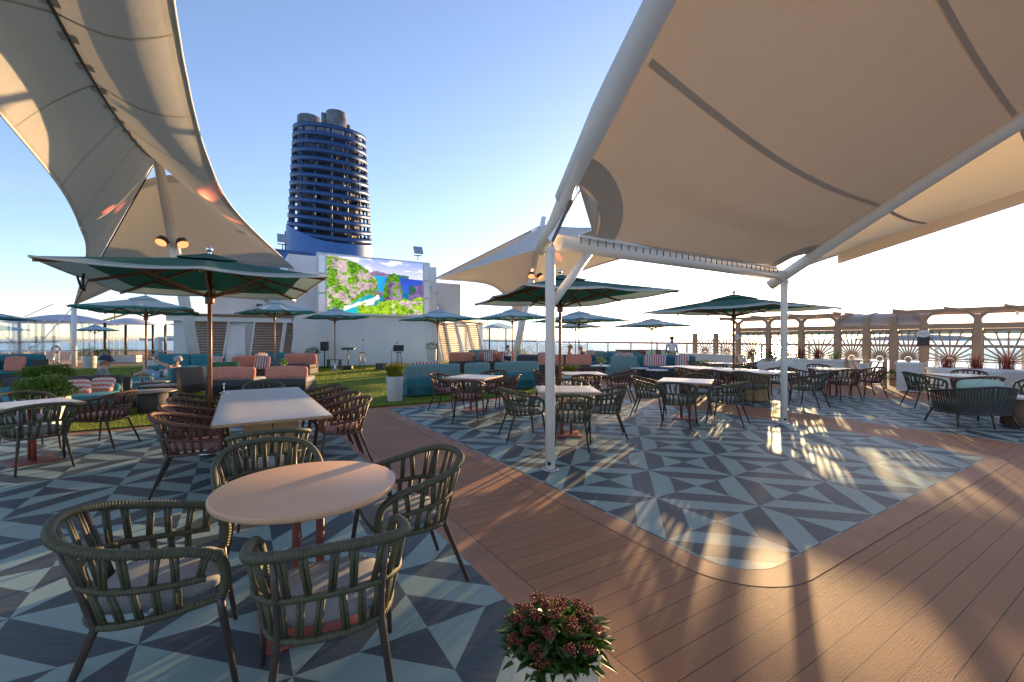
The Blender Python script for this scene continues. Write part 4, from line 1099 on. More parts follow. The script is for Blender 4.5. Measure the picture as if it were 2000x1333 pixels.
def make_chair(rope, cushion, label, cat='chair'):
    t = thing('rope_chair', label, cat)
    mm = M(); roped(mm, RIM, .0215, .0140); mm.build('rim', rope, t)
    mm = M(); roped(mm, MID, .0155, n=7); mm.build('middle_rail', rope, t)
    mm = M(); roped(mm, SEAT, .0165, n=7); mm.tube([(-.262, .245, .42), (-.1, .262, .42), (.1, .262, .42), (.262, .245, .42)], .014, 8); mm.build('seat_rail', rope, t)
    mm = M(); n = 17
    def above(P, q, k, zmin):
        """parameter of the point of P straight above or below q, allowing for the flare of the basket"""
        best = None
        for i in range(241):
            u = i / 240; p = at_len_fast(P, u)
            if p.z < zmin: continue
            d = (p.x - q.x * k) ** 2 + (p.y - q.y * k) ** 2
            if best is None or d < best[0]: best = (d, u)
        return best[1]
    for i in range(n):
        v = .02 + .96 * i / (n - 1); q0 = at_len_fast(MID, v); u = above(RIM, q0, 1.09, .57) + (.006 if i % 2 else -.006)
        for k in (-1, 1): mm.tube([at_len_fast(RIM, u + k * .0050), at_len_fast(MID, min(.995, max(.005, v + k * .0052)))], .0084, 6)
    for i in range(n - 1):
        v = .05 + .90 * (i + .5) / (n - 1); q0 = at_len_fast(MID, v); u = above(SEAT, q0, .84, 0) + (-.018 if v < .5 else .018)
        for k in (-1, 1): mm.tube([at_len_fast(MID, v + k * .0056), at_len_fast(SEAT, min(.985, max(.015, u + k * .0062)))], .0084, 6)
    mm.build('rope_lacing', rope, t)
    # seat cushion with a rounded D outline
    mm = M(); rows = []; N_ = 40
    prof = [(0, .492), (.35, .491), (.62, .488), (.82, .482), (.93, .474), (.985, .462), (1.0, .448), (.985, .432), (.93, .424), (.0, .420)]
    for f, z in prof:
        row = []
        for k in range(N_ + 1):
            a_ = 2 * pi * k / N_; c, s_ = cos(a_), sin(a_); e = .52
            x = .228 * math.copysign(abs(c) ** e, c); y = (.245 if s_ > 0 else .205) * math.copysign(abs(s_) ** e, s_) + .025
            if s_ < 0: x *= 1 - .22 * abs(s_) ** 2
            row.append((x * f, (y - .03) * f + .03, z))
        rows.append(row)
    mm.grid(rows[::-1]); mm.build('seat_cushion', cushion, t)
    for sx in (-1, 1):
        mm = M(); mm.tube([(sx * .269, .252, .455), (sx * .272, .262, .36), (sx * .292, .315, .004)], [.0165, .0165, .0115], 10); mm.build('leg', 'leg', t)
        mm = M(); mm.tube([(sx * .196, -.272, .755), (sx * .188, -.20, .52), (sx * .190, -.165, .39), (sx * .238, -.305, .004)], [.013, .014, .0165, .0115], 10); mm.build('leg', 'leg', t)
    return t
CG = make_chair('rope_green', 'cush_grey', 'x'); CB = make_chair('rope_brown', 'cush_pink', 'x')
used = set()
def chair(kind, loc, f, label, group):
    src = CG if kind == 'g' else CB
    if kind not in used:
        used.add(kind); src.location = (loc[0], loc[1], .0025); src.rotation_euler = (0, 0, face(*f)); src['label'] = label; src['group'] = group; return src
    return dup(src, (loc[0], loc[1], .0025), face(*f), label, group)
A_ = (sin(TH), cos(TH)); B_ = (-cos(TH), sin(TH))
nA = (-A_[0], -A_[1]); nB = (-B_[0], -B_[1])
G0 = 'chairs round the peach table'
chair('g', (-1.63, 1.99), (.84, .54), 'olive rope chair left of the round peach table, nearest the bottom left corner', G0)
chair('g', (-.785, 1.89), (-.40, .92), 'olive rope chair with its back to the camera in front of the round peach table', G0)
chair('g', (-.67, 2.83), (-.84, -.54), 'olive rope chair at the right of the round peach table beside the plank walkway', G0)
chair('g', (-1.68, 3.02), (.55, -.83), 'olive rope chair behind the round peach table, facing the camera', G0)
G1 = 'chairs round the long pale table'
def sab(a, b): p = S(a, b); return (p.x, p.y)
for k, (b, w_) in enumerate(((5.82, 'nearest'), (6.46, 'second nearest'), (7.10, 'third nearest'), (7.74, 'farthest'))):
    chair('b', sab(1.10, b), nA, f'chestnut rope chair on the right side of the long pale table, {w_} of four', G1)
for k, (b, w_) in enumerate(((5.62, 'nearest'), (6.26, 'second nearest'), (6.92, 'third nearest'), (7.56, 'farthest'))):
    chair('b', sab(-.44, b), A_, f'chestnut rope chair on the left side of the long pale table, {w_} of four', G1)
chair('g', sab(.22, 4.42), B_, 'green rope chair at the near end of the long pale table', G1)
chair('g', sab(.35, 8.72), nB, 'green rope chair at the far end of the long pale table before the coral sofas', G1)
G2 = 'chairs round the left edge table'
chair('g', (-5.675, 5.24), (-.85, .53), 'olive rope chair, back to the camera, at the table cut by the left edge', G2)
chair('b', (-5.88, 6.32), (-.99, -.08), 'chestnut rope chair beside the teal daybed at the table cut by the left edge', G2)
chair('g', (-6.75, 6.05), (.85, -.53), 'olive rope chair behind the table cut by the left edge, before the box shrub', G2)
G3 = 'chairs round the square table by the teal sofas'
chair('b', (-.85, 8.32), (.02, 1), 'chestnut rope chair, back to the camera, at the square table by the teal sofas', G3)
chair('b', (-1.44, 9.50), (.95, -.3), 'chestnut rope chair left of the square table by the teal sofas', G3)
chair('b', (-.16, 9.30), (-.95, .3), 'chestnut rope chair right of the square table by the teal sofas', G3)
chair('b', (-.45, 10.25), (-.35, -.95), 'chestnut rope chair behind the square table, against the teal sofa backs', G3)
G4 = 'chairs round the table behind the white post'
chair('g', (.14, 6.82), (.95, .3), 'olive rope chair left of the near white post, at the table behind it', G4)
chair('g', (.84, 6.22), (.12, 1), 'olive rope chair partly hidden by the near white post, back to the camera', G4)
chair('g', (1.50, 6.98), (-1, .12), 'olive rope chair on the right of the table behind the near white post', G4)
chair('g', (1.08, 7.92), (-.05, -1), 'olive rope chair on the far side of the table behind the near white post', G4)
G5 = 'chairs round the pale table by the lawn'
chair('b', (.82, 10.45), (1, -.15), 'chestnut rope chair showing just left of the near white post', G5)
chair('b', (1.62, 9.55), (.1, 1), 'chestnut rope chair in front of the pale table under the dark green parasol', G5)
chair('b', (1.95, 11.2), (-.1, -1), 'chestnut rope chair on the far side of the pale table under the dark green parasol', G5)
chair('b', (2.60, 10.45), (-1, .05), 'chestnut rope chair right of the pale table, at the lawn edge', G5)
G6 = 'chairs round the middle square table'
chair('g', (2.72, 8.75), (.89, -.46), 'olive rope chair left of the square table mid floor, seen from its side', G6)
chair('g', (2.97, 7.84), (.46, .89), 'olive rope chair with its back to the camera at the square table mid floor', G6)
chair('g', (3.95, 7.98), (-.75, .6), 'olive rope chair right of the square table mid floor, sunlit through its lacing', G6)
chair('g', (3.92, 9.28), (-.46, -.89), 'olive rope chair on the far side of the square table mid floor', G6)
G7 = 'chairs round the long table under the sun'
for b, w_, kd in ((5.75, 'nearest', 'g'), (6.6, 'middle', 'b'), (7.45, 'farthest', 'b')):
    chair(kd, sab(10.12, b), A_, f'rope chair left of the sun glared long table, {w_} of three', G7)
for b, w_ in ((6.0, 'nearest'), (6.85, 'middle'), (7.7, 'farthest')):
    chair('g', sab(11.72, b), nA, f'olive rope chair right of the sun glared long table, {w_} of three', G7)
chair('g', sab(10.95, 4.85), B_, "olive rope chair at the long table's near end, right of the far white post", G7)
G8 = 'chairs round the table before the gate'
chair('b', (8.45, 11.1), (.2, .97), 'chestnut rope chair with its back to the camera at the table before the gate', G8)
chair('b', (9.48, 11.62), (-1, .1), 'chestnut rope chair right of the table, just before the sunburst gate', G8)
chair('b', (7.75, 12.0), (1, 0), 'chestnut rope chair left of the table before the sunburst gate', G8)
chair('b', (9.0, 12.75), (-.2, -1), 'chestnut rope chair between the table and the cream wall left of the gate', G8)
G9 = 'chairs round the far right table'
chair('g', (9.25, 9.85), (1, -.2), 'olive rope chair left of the far right table, before the squat pillar', G9)
chair('b', (9.62, 9.0), (.35, .94), 'chestnut rope chair just behind the woven armchair with the mint cushion', G9)
chair('b', (10.85, 10.4), (-.7, -.7), 'chestnut rope chair behind the far right table, before the red grasses', G9)
chair('g', (10.75, 8.95), (-.75, .6), 'dark olive rope chair cut by the right edge of the photo', G9)
chair('g', (6.35, 14.9), (.6, -.8), 'olive rope chair beside the far table by the left gate, left of the two', 'chairs by the far small table')
chair('b', (7.55, 14.2), (-.4, .9), 'chestnut rope chair at the far small table by the left gate', 'chairs by the far small table')

# ------------------------------------------------------------------ tables
def twin_column_base(t, z, w_=.46, r=.024, gap=.105):
    mm = M(); mm.rbox((0, 0, .0115), (w_, w_, .017), .004, 1); mm.build('base_plate', 'red_metal', t)
    for sx in (-1, 1):
        mm = M(); mm.tube([(sx * gap / 1.4, 0, .015), (sx * gap / 1.4, 0, z)], r, 14); mm.build('column', 'red_metal', t)
    mm = M(); mm.box((0, 0, z - .012), (.4, .08, .02)); mm.box((0, 0, z - .034), (.08, .4, .02)); mm.build('spider', 'red_metal', t)
t = thing('round_table', 'round peach topped table on two brick red columns in the foreground', 'table', (-1.137, 2.44, 0), RZ)
mm = M(); mm.lathe([(0, .704), (.455, .704), (.466, .708), (.470, .716), (.470, .732), (.467, .738), (.460, .740), (0, .740)], (0, 0, 0), 96); mm.build('tabletop', 'peach', t)
twin_column_base(t, .704, .48, .022, .085)
def square_table(loc, rz, label, w_=.95, d_=.95):
    t = thing('square_table', label, 'table', (loc[0], loc[1], 0), rz, 'square pale topped tables')
    mm = M(); mm.rbox((0, 0, .722), (w_, d_, .036), .006, 2); tp = mm.build('tabletop', 'pale_top', t)
    mm = M()
    for x, y, dx, dy in ((0, d_ / 2, w_, .012), (0, -d_ / 2, w_, .012), (w_ / 2, 0, .012, d_), (-w_ / 2, 0, .012, d_)): mm.box((x * 1.004, y * 1.004, .721), (dx, dy, .028))
    mm.build('edge_band', 'oak', tp)
    twin_column_base(t, .704, .44); return t
square_table((-6.06, 5.52), radians(-32 + 3), 'square pale table cut by the left edge of the photo', .78, .78)
square_table((-.82, 9.40), radians(-23), 'square pale table by the teal sofas with four chestnut chairs')
square_table((.88, 7.06), 0.0, 'square pale table half hidden behind the near white post')
square_table((1.66, 10.3), 0.05, 'square pale table under the dark green parasol beside the lawn')
square_table((3.38, 8.52), radians(-27.5), 'square pale table in the middle of the sunlit floor')
square_table((8.7, 11.85), radians(-20), 'square pale table just before the sunburst gate')
square_table((10.0, 9.75), radians(-10), 'pale table at far right behind the woven armchair')
square_table((6.95, 14.6), radians(-10), 'small pale table by the left gate, farthest of the dining tables', .8, .8)
def long_table(a, b, label):
    p = S(a, b); t = thing('long_table', label, 'table', (p.x, p.y, 0), RZ, 'long tables on oak blocks')
    mm = M(); mm.rbox((0, 0, .723), (1.06, 3.2, .034), .006, 2); tp = mm.build('tabletop', 'pale_top', t)
    mm = M()
    for x, y, dx, dy in ((0, 1.6, 1.06, .014), (0, -1.6, 1.06, .014), (.53, 0, .014, 3.2), (-.53, 0, .014, 3.2)): mm.box((x * 1.004, y * 1.002, .722), (dx, dy, .026))
    mm.build('edge_band', 'oak', tp)
    for y in (-.95, .95):
        for x in (-.135, .135):
            mm = M(); mm.rbox((x, y, .36), (.262, .40, .68), .006, 1); mm.build('pedestal', 'oak', t)
    return t
long_table(.30, 6.57, 'long pale table on oak blocks with eight chestnut chairs, left of the walkway')
long_table(10.95, 7.0, 'long pale table on oak blocks glaring in the sun behind the far white post')
q = thing('table_lamp', 'small chrome lamp stand on the far left corner of the long table', 'lamp', (-4.28, 6.50, .741))
mm = M(); mm.lathe([(.055, 0), (.055, .008), (.012, .012)], n=20); mm.build('foot', 'chrome', q)
mm = M(); mm.tube([(0, 0, .01), (0, 0, .13)], .006, 8); mm.ball((0, 0, .135), .017, 10, 8); mm.build('stem', 'chrome', q)

# ------------------------------------------------------------------ parasols
def make_parasol(top, band, label, piping='umb_white', hw=1.225, hd=1.70, zc=2.28, za=2.66):
    t = thing('parasol', label, 'parasol')
    N_ = 48; S_ = 14
    per = []
    for k in range(N_):
        u = k / N_ * 4; e = int(u); f = u - e
        c0 = [(hw, -hd), (hw, hd), (-hw, hd), (-hw, -hd)][e]; c1 = [(hw, hd), (-hw, hd), (-hw, -hd), (hw, -hd)][e]
        per.append((lerp(c0[0], c1[0], f), lerp(c0[1], c1[1], f), abs(sin(f * 2 * pi))))
    def pt(k, s_, dz=0, lim=1.0):
        x, y, sg_ = per[k % N_]; z = lerp(za, zc, s_ ** .92) - .030 * sg_ * s_ ; pull = 1 - .035 * sg_ * s_
        return (x * s_ * pull, y * s_ * pull, z + dz)
    mm = M(); ss = [0.02 + .98 * i / S_ for i in range(S_ + 1)]
    ss = sorted(set(ss + [.835])); n = N_ + 1
    vs_ = [pt(k, s_) for s_ in ss for k in range(n)]; fs_ = []; mi_ = []
    for i in range(len(ss) - 1):
        for k in range(N_):
            fs_.append((i * n + k, (i + 1) * n + k, (i + 1) * n + k + 1, i * n + k + 1)); mi_.append(1 if ss[i] >= .834 else 0)
    mm.add(vs_, fs_, True); mm.mi = mi_; cv = mm.build('canopy', [top, band], t)
    mm = M(); rows = [[Vector(pt(k, s_)) * 1.0 + Vector((0, 0, .055 - .03 * s_ / .26)) for k in range(N_ + 1)] for s_ in (.02, .10, .18, .26)]
    mm.grid(rows[::-1]); mm.build('vent_cap', top, cv)
    mm = M(); mm.tube([pt(k, 1.0, -.004) for k in range(N_)], .012, 5, closed=True); mm.build('piping', piping, cv)
    mm = M(); mm.tube([(0, 0, .05), (0, 0, za - .02)], .026, 14); mm.build('pole', 'timber', t)
    mm = M(); mm.lathe([(.05, 0), (.055, .02), (.055, .14), (.04, .16)], (0, 0, zc - .26), 16); mm.lathe([(.045, 0), (.05, .10), (.03, .12)], (0, 0, za - .16), 16); mm.build('hub', 'timber', t)
    mm = M(); mm.lathe([(.02, 0), (.02, .06)], (0, 0, za + .02), 12); mm.ball((0, 0, za + .10), .042, 14, 10); mm.build('finial', 'chrome', t)
    mm = M(); mm.lathe([(.20, .003), (.20, .04), (.06, .06), (.045, .10), (.042, .30), (.03, .31)], n=28); mm.build('base', 'steel', t)
    for k in range(8):
        i = k * N_ // 8; e = Vector(pt(i, .985, -.035)); st = Vector((0, 0, za - .10)) + Vector((e.x, e.y, 0)).normalized() * .04
        mm = M(); mm.bar(st, e, .024, .034); rb = mm.build('rib', 'timber', t)
        mm = M(); c = st.lerp(e, .56); mm.bar(Vector((0, 0, zc - .16)) + Vector((e.x, e.y, 0)).normalized() * .05, c - Vector((0, 0, .015)), .018, .026); mm.build('strut', 'timber', rb)
    return t
PD = make_parasol('umb_green', 'umb_band', 'x'); PL = make_parasol('umb_pale', 'umb_teal', 'x', piping='umb_teal'); PT = None
up = set()
def parasol(kind, loc, za, label, drz=0.0, sc=1.0):
    src = {'d': PD, 'p': PL}[kind]; k = za / 2.66; scale = (sc, sc, k)
    if kind not in up:
        up.add(kind); src.location = (loc[0], loc[1], .0); src.rotation_euler = (0, 0, RZ + drz); src.scale = scale; src['label'] = label; src['group'] = 'parasols'; return
    dup(src, (loc[0], loc[1], 0), RZ + drz, label, 'parasols', scale)
parasol('d', (-4.10, 5.94), 2.66, 'dark green parasol with a pale border over the long table at left')
parasol('d', (.90, 8.2), 2.70, 'dark green parasol behind the near white post', radians(-16), 1.05)
parasol('d', (5.95, 11.75), 2.70, 'green parasol over the long table right under the sun', radians(-4), 1.14)
parasol('p', (-10.45, 12.5), 2.74, 'pale blue parasol with dark green edge over the seated couple')
parasol('p', (-8.68, 16.0), 2.92, 'pale blue parasol over the coral sofas left of the video screen', .2, .82)
parasol('p', (-8.66, 21.4), 3.02, 'pale blue parasol in front of the white wall below the left half of the screen')
parasol('p', (-3.33, 19.6), 2.82, 'pale blue parasol below the right end of the video screen')
parasol('p', (.02, 21.5), 2.98, 'pale blue parasol over the child in the blue cap')
parasol('p', (2.83, 18.5), 2.68, 'pale blue parasol just right of the near white post')
parasol('p', (4.35, 30.0), 2.72, 'small distant pale parasol behind the one right of the near white post')
parasol('p', (7.35, 23.0), 2.58, 'pale blue parasol left of the standing waitress')
parasol('p', (-18.9, 15.2), 2.66, 'pale parasol poking in from the left edge of the photo')
parasol('p', (-26.3, 27.6), 2.42, 'small teal edged parasol among the shade sails at far left', .3, .8)
mm = M(); mm.tube([(-.05, 0, 0), (-.02, 0, -.10), (.01, 0, -.17)], .012, 6); mm.tube([(.03, 0, .01), (.02, 0, -.12), (.04, 0, -.19)], .012, 6)
p_ = S(0, 0) ; sx_ = Vector((-4.10, 5.94, 0)) + (Matrix.Rotation(RZ, 3, 'Z') @ Vector((-1.15, -.55, 2.27)))
tag(mm.build('canopy_straps', 'black', loc=sx_), 'black straps dangling from the left edge of the nearest dark green parasol', 'straps')

# ------------------------------------------------------------------ lounge furniture
def sofa(name, label, loc, f, w_, d_, shell='shell', seat='teal', back='teal', nb=1, backh=.80, arms=(0, 0), panel=.68, seath=.43, grp='lounge sofas on the lawn'):
    t = thing(name, label, 'sofa', (loc[0], loc[1], .03), face(*f), grp)
    mm = M(); mm.rbox((0, 0, .155), (w_, d_, .26), .03, 2); mm.build('base', shell, t)
    mm = M(); mm.rbox((0, .04, .36), (w_ - .03, d_ - .12, .16), .05, 3, puff=.02); mm.build('seat_cushion', seat, t)
    if panel: mm = M(); mm.rbox((0, -d_ / 2 + .05, panel / 2 + .02), (w_, .10, panel), .025, 2); mm.build('back_panel', shell, t)
    for i in range(nb):
        cw = w_ / nb; x = -w_ / 2 + cw * (i + .5)
        mm = M(); mm.rbox((x, -d_ / 2 + .19, (seath + backh) / 2), (cw - .03, .17, backh - seath + .03), .07, 4, puff=.025, R=Matrix.Rotation(-.12, 3, 'X')); mm.build('back_cushion', back, t)
    for q, sx in zip(arms, (-1, 1)):
        if q:
            mm = M(); mm.rbox((sx * (w_ / 2 - .05), 0, panel / 2 + .02), (.10, d_, panel - .02), .025, 2); mm.build('arm', shell, t)
    return t
def cushion(loc, rz, mt, label, sz=.46, tilt=.4, grp='striped cushions', z=.55):
    o = M().rbox((0, 0, 0), (sz, .13, sz), .06, 4, puff=.035).build('cushion', mt, None, (loc[0], loc[1], z))
    o.rotation_euler = (tilt, 0, rz); return tag(o, label, 'cushion', grp)
sofa('daybed', 'teal daybed with zigzag cushions behind the chestnut chair at left', sab(-3.0, 11.75), nB, 1.75, 1.15, seat='teal', back='teal', backh=.58, panel=.74)
for a, b, lb, dr in ((-2.72, 11.78, 'left', .25), (-2.42, 12.10, 'right', -.2)):
    p = S(a, b); cushion((p.x, p.y), RZ + dr, 'zigzag', f'sunlit red and cream zigzag cushion on the teal daybed, {lb} of the two', .38, -.75, 'zigzag cushions', .58)
sofa('sofa', 'charcoal woven sofa in which the man in the cap sits', sab(-2.9, 12.95), B_, 1.75, .95, back='blue_seat', seat='blue_seat', backh=.66)
sofa('chaise', 'charcoal woven chaise on which the grey haired woman reclines', (-9.75, 12.15), (-1, .12), .98, 1.9, seat='teal', back='teal', backh=.72, panel=.72)
sofa('sofa', 'dark green sofa end behind the reclining woman', (-9.75, 14.5), (-.85, .5), .9, .95, shell='umb_green', seat='teal', back='teal', backh=.74, panel=.74)
sofa('sofa', 'long teal sofa against the left flank of the deckhouse', (-13.4, 18.0), (.1, -1), 2.5, 1.0, back='teal', nb=2, backh=.86)
cushion((-11.9, 17.6), .1, 'stripe', 'striped cushion on the long teal sofa left of the leaning mast', .45, -.5, z=.62)
for loc, w_, lb in (((-7.62, 12.15), 1.18, 'left'), ((-6.30, 12.45), 1.12, 'right')):
    sofa('sofa', f'coral backed sofa turned away behind the long pale table, {lb} of the two', loc, (-.12, 1), w_, .92, seat='cush_grey', back='coral', backh=.73, panel=.40)
sofa('sofa', 'coral sofa side on, with striped cushions, under the left parasol', (-10.15, 17.0), (.75, -.66), 1.15, .95, seat='shell', back='coral', backh=.82, panel=.5)
cushion((-9.55, 16.75), .3, 'stripe', 'striped cushion on the side on coral sofa', .5, -.5, z=.64)
cushion((-10.1, 17.7), 1.2, 'stripe', 'pale striped cushion standing behind the side on coral sofa', .5, -.3, z=.72)
sofa('sofa', 'coral sofa facing the camera behind the flower table', (-9.1, 18.6), (.05, -1), 1.35, .92, seat='shell', back='coral', backh=.86, panel=.5)
sofa('sofa', 'dark teal sofa between the coral sofas and the slatted flank', (-11.0, 20.2), (.2, -1), 1.7, .95, seat='teal', back='teal', backh=.84)
def teal_row(a0, a1, lb):
    p = sab((a0 + a1) / 2, 11.5); return sofa('sofa', lb, p, B_, a1 - a0, .92, shell='teal', seat='teal', back='sage', backh=.80, panel=.48)
teal_row(3.65, 5.25, 'teal sofa with its back to the camera beside the golden grass pot'); teal_row(5.40, 6.22, 'short teal sofa with its back to the camera behind the chestnut chairs'); teal_row(6.38, 7.95, 'teal sofa with its back to the camera just left of the near white post')
for a in (4.15, 4.55):
    p = S(a, 11.45); cushion((p.x, p.y), RZ, 'stripe', f'striped cushion tucked into the near teal sofa, {"left" if a < 4.3 else "right"} one', .42, .3, z=.70)
sofa('sofa', 'coral sofa on a charcoal base right of the white wall, left part', (-2.35, 20.6), (.1, -1), 1.25, .9, seat='shell', back='coral', backh=.84, arms=(1, 0), panel=.7)
sofa('sofa', 'coral sofa with two striped cushions behind the child', (-.75, 21.2), (.05, -1), 1.75, .9, seat='shell', back='coral', nb=2, backh=.86)
for x, lb in ((-1.15, 'left'), (-.25, 'right')): cushion((x, 20.95), .05, 'stripe', f'striped cushion on the coral sofa behind the child, {lb} one', .46, -.35, z=.66)
sofa('sofa', 'teal sofa with a striped cushion behind the coral ones, before the slatted right flank', (-1.6, 24.6), (.1, -1), 1.7, .9, back='sage', backh=.86)
cushion((-1.1, 24.3), 0, 'stripe', 'striped cushion on the distant teal sofa before the slatted right flank', .45, -.35, z=.68)
for x, lb in ((1.62, 'left'), (2.78, 'right')): sofa('sofa', f'coral sofa turned away beyond the near white post, {lb} of the two', (x, 18.4), (.1, 1), 1.05, .9, seat='cush_grey', back='coral', backh=.84, panel=.42)
sofa('sofa', 'charcoal sofa end with a striped cushion left of the two women', (1.0, 21.0), (.4, .9), 1.3, .95, back='blue_seat', backh=.74)
cushion((1.45, 21.2), .3, 'stripe', 'striped cushion on the charcoal sofa end left of the two women', .45, .4, z=.66)
sofa('sofa', 'sofa in which the two women in hats sit', (3.1, 20.9), (.05, -1), 2.0, .95, seat='blue_seat', back='blue_seat', nb=2, backh=.72)
sofa('sofa', 'charcoal sofa by the starboard rail with teal cushions', (4.9, 23.6), (-.6, -.8), 2.0, .95, back='sage', nb=2, backh=.82)
cushion((4.15, 23.2), -.4, 'stripe', 'striped cushion on the charcoal sofa by the starboard rail', .5, -.4, z=.68)
sofa('sofa', 'sage sofa turned away right of the flower table', (4.25, 17.2), (-.3, .95), 1.15, .9, shell='sage', seat='sage', back='sage', backh=.84, panel=.55)
sofa('sofa', 'teal sofa with striped cushions left of the brown lounger', (5.15, 20.6), (-.5, -.86), 1.6, .95, back='teal', nb=2, backh=.84)
for x, lb in ((4.9, 'left'), (5.35, 'right')): cushion((x, 20.25), -.5, 'stripe', f'striped cushion on the teal sofa left of the brown lounger, {lb} one', .46, -.4, z=.66)
sofa('sofa', 'wide teal sofa with three striped cushions before the waitress', (6.05, 17.35), (-.35, -.93), 2.3, 1.0, seat='blue_seat', back='teal', nb=2, backh=.84)
for k, (x, y) in enumerate(((5.45, 17.25), (5.78, 17.15), (6.6, 16.95))): cushion((x, y), -.36, 'stripe', f'striped cushion on the wide teal sofa, {("leftmost", "middle", "rightmost")[k]} of three', .48, -.45, z=.68)
def lounger(loc, f, label):
    t = thing('woven_lounger', label, 'lounger', (loc[0], loc[1], .03), face(*f), 'brown woven loungers')
    mm = M(); mm.rbox((0, .1, .19), (1.5, 1.1, .3), .04, 2); mm.build('base', 'weave_brown', t)
    mm = M(); mm.rbox((0, -.5, .55), (1.6, .10, .75), .04, 2, R=Matrix.Rotation(.25, 3, 'X')); mm.build('backrest', 'weave_brown', t)
    mm = M(); mm.rbox((0, .12, .40), (1.42, 1.0, .13), .05, 3, puff=.02); mm.build('mattress', 'blue_seat', t)
lounger((6.35, 23.6), (-.3, -.95), 'brown woven lounger with a slanted back before the rail, left of the waitress'); lounger((7.85, 23.8), (0, -1), 'brown woven lounger with mint cushions behind the waitress')
for x, lb in ((7.45, 'left'), (8.25, 'right')): cushion((x, 23.45), 0, 'mint', f'mint cushion on the brown woven lounger behind the waitress, {lb} one', .5, -.35, 'mint cushions', .68)
sofa('armchair', 'teal armchair with a salmon cushion at the far left edge', (-17.5, 15.5), (.45, -.9), 1.25, .95, seat='teal', back='teal', backh=.94, panel=.75, arms=(1, 1))
cushion((-17.2, 15.15), .5, 'coral', 'salmon cushion on the teal armchair at the far left edge', .5, -.3, 'plain cushions', .68)
def drum_table(loc, r, z, label, top='dark_top', body='shell', rb=None, grp='low round lounge tables'):
    t = thing('drum_table', label, 'table', (loc[0], loc[1], .03), 0, grp); rb = rb or r * .62
    mm = M(); mm.lathe([(0, z - .03), (r - .006, z - .03), (r, z - .022), (r, z - .006), (r - .006, z), (0, z)], n=40); mm.build('tabletop', top, t)
    mm = M(); mm.lathe([(rb * 1.05, 0), (rb, z * .5), (rb * 1.02, z - .031)], n=28); mm.build('drum', body, t)
drum_table((-7.50, 9.15), .40, .44, 'dark round low table nearest the brown chairs, left of the long table')
drum_table((-8.12, 10.05), .34, .46, 'dark round low table between the daybed and the chaise, middle of three')
drum_table((-9.05, 11.0), .36, .45, 'dark round low table carrying the drinks, beside the reclining woman')
drum_table((-8.55, 16.3), .42, .46, 'low table with a flower pot between the coral sofas')
drum_table((3.62, 17.5), .50, .45, 'low table with a plant and yellow napkins beyond the pale dining table', 'pale_top')
drum_table((4.72, 16.2), .34, .44, 'small pale low table left of the wide teal sofa', 'pale_top'); drum_table((5.1, 15.4), .38, .43, 'pale low table in front of the wide teal sofa', 'pale_top')
drum_table((-1.55, 19.4), .42, .44, 'low table before the coral sofas right of the white wall')
drum_table((8.95, 7.75), .30, .50, 'small woven drum table cut by the right edge beside the woven armchair', 'pale_top', 'weave_brown', .2, None)
def glass_(loc, z, label, h=.17, r=.038, full=.6, mt='drink'):
    t = thing('drinking_glass', label, 'glass', (loc[0], loc[1], z), 0, 'drinks on the low table')
    mm = M(); mm.lathe([(r * .8, 0), (r, h), (r * .94, h), (r * .76, .012), (0, .012)], n=18); mm.build('tumbler', 'glass', t)
    mm = M(); mm.lathe([(0, .014), (r * .74, .014), (r * .88, h * full), (0, h * full)], n=18); mm.build('liquid', mt, t)
    if h > .15: mm = M(); mm.tube([(0, 0, .03), (.03, .01, h + .07)], .004, 6); mm.build('straw', 'sign_white', t)
glass_((-8.93, 10.85), .475, 'tall glass of pale drink with a straw on the low table'); glass_((-9.12, 10.8), .475, 'short brown glass on the low table beside the tall drink', .10, .04, .8, 'weave_brown')
# woven armchair at right
t = thing('woven_armchair', 'wide dark strap woven armchair with a mint cushion, back to the camera', 'armchair', (8.28, 7.85, .003), face(.10, .99))
def tub(u, z): 
    a_ = lerp(-.30, pi + .30, u) ; k = lerp(.86, 1.0, (z - .24) / .48); return Vector((.60 * k * math.copysign(abs(cos(a_)) ** .8, -cos(a_)), .46 * k * math.copysign(abs(sin(a_)) ** .8, -sin(a_)) + .05, z))
mm = M(); nst = 46
for i in range(nst):
    u0, u1 = (i + .08) / nst, (i + .92) / nst; hgt = .72 - .12 * abs((i + .5) / nst - .5) * 2
    mm.grid([[tub(u0, z), tub((u0 + u1) / 2, z) * 1.006, tub(u1, z)] for z in (.24, .4, .56, hgt)])
mm.build('strap_back', 'rope_dark', t)
mm = M(); mm.tube([tub(i / 30, .72 - .12 * abs(i / 30 - .5) * 2) for i in range(31)], .018, 8); mm.tube([tub(i / 30, .235) for i in range(31)], .016, 8); mm.build('frame', 'rope_dark', t)
mm = M(); mm.rbox((0, .14, .32), (.84, .62, .16), .06, 4, puff=.02); mm.build('seat_cushion', 'cush_grey', t)
mm = M(); mm.rbox((0, -.15, .60), (.72, .15, .42), .08, 4, puff=.03, R=Matrix.Rotation(-.2, 3, 'X')); mm.build('back_cushion', 'mint', t)
for x, y, dx, dy in ((-.42, -.2, -.06, -.08), (.42, -.2, .06, -.08), (-.40, .36, -.06, .08), (.40, .36, .06, .08), (0, -.34, 0, -.05)):
    mm = M(); mm.tube([(x, y, .25), (x + dx, y + dy, 0)], [.024, .014], 10); mm.build('leg', 'leg', t)

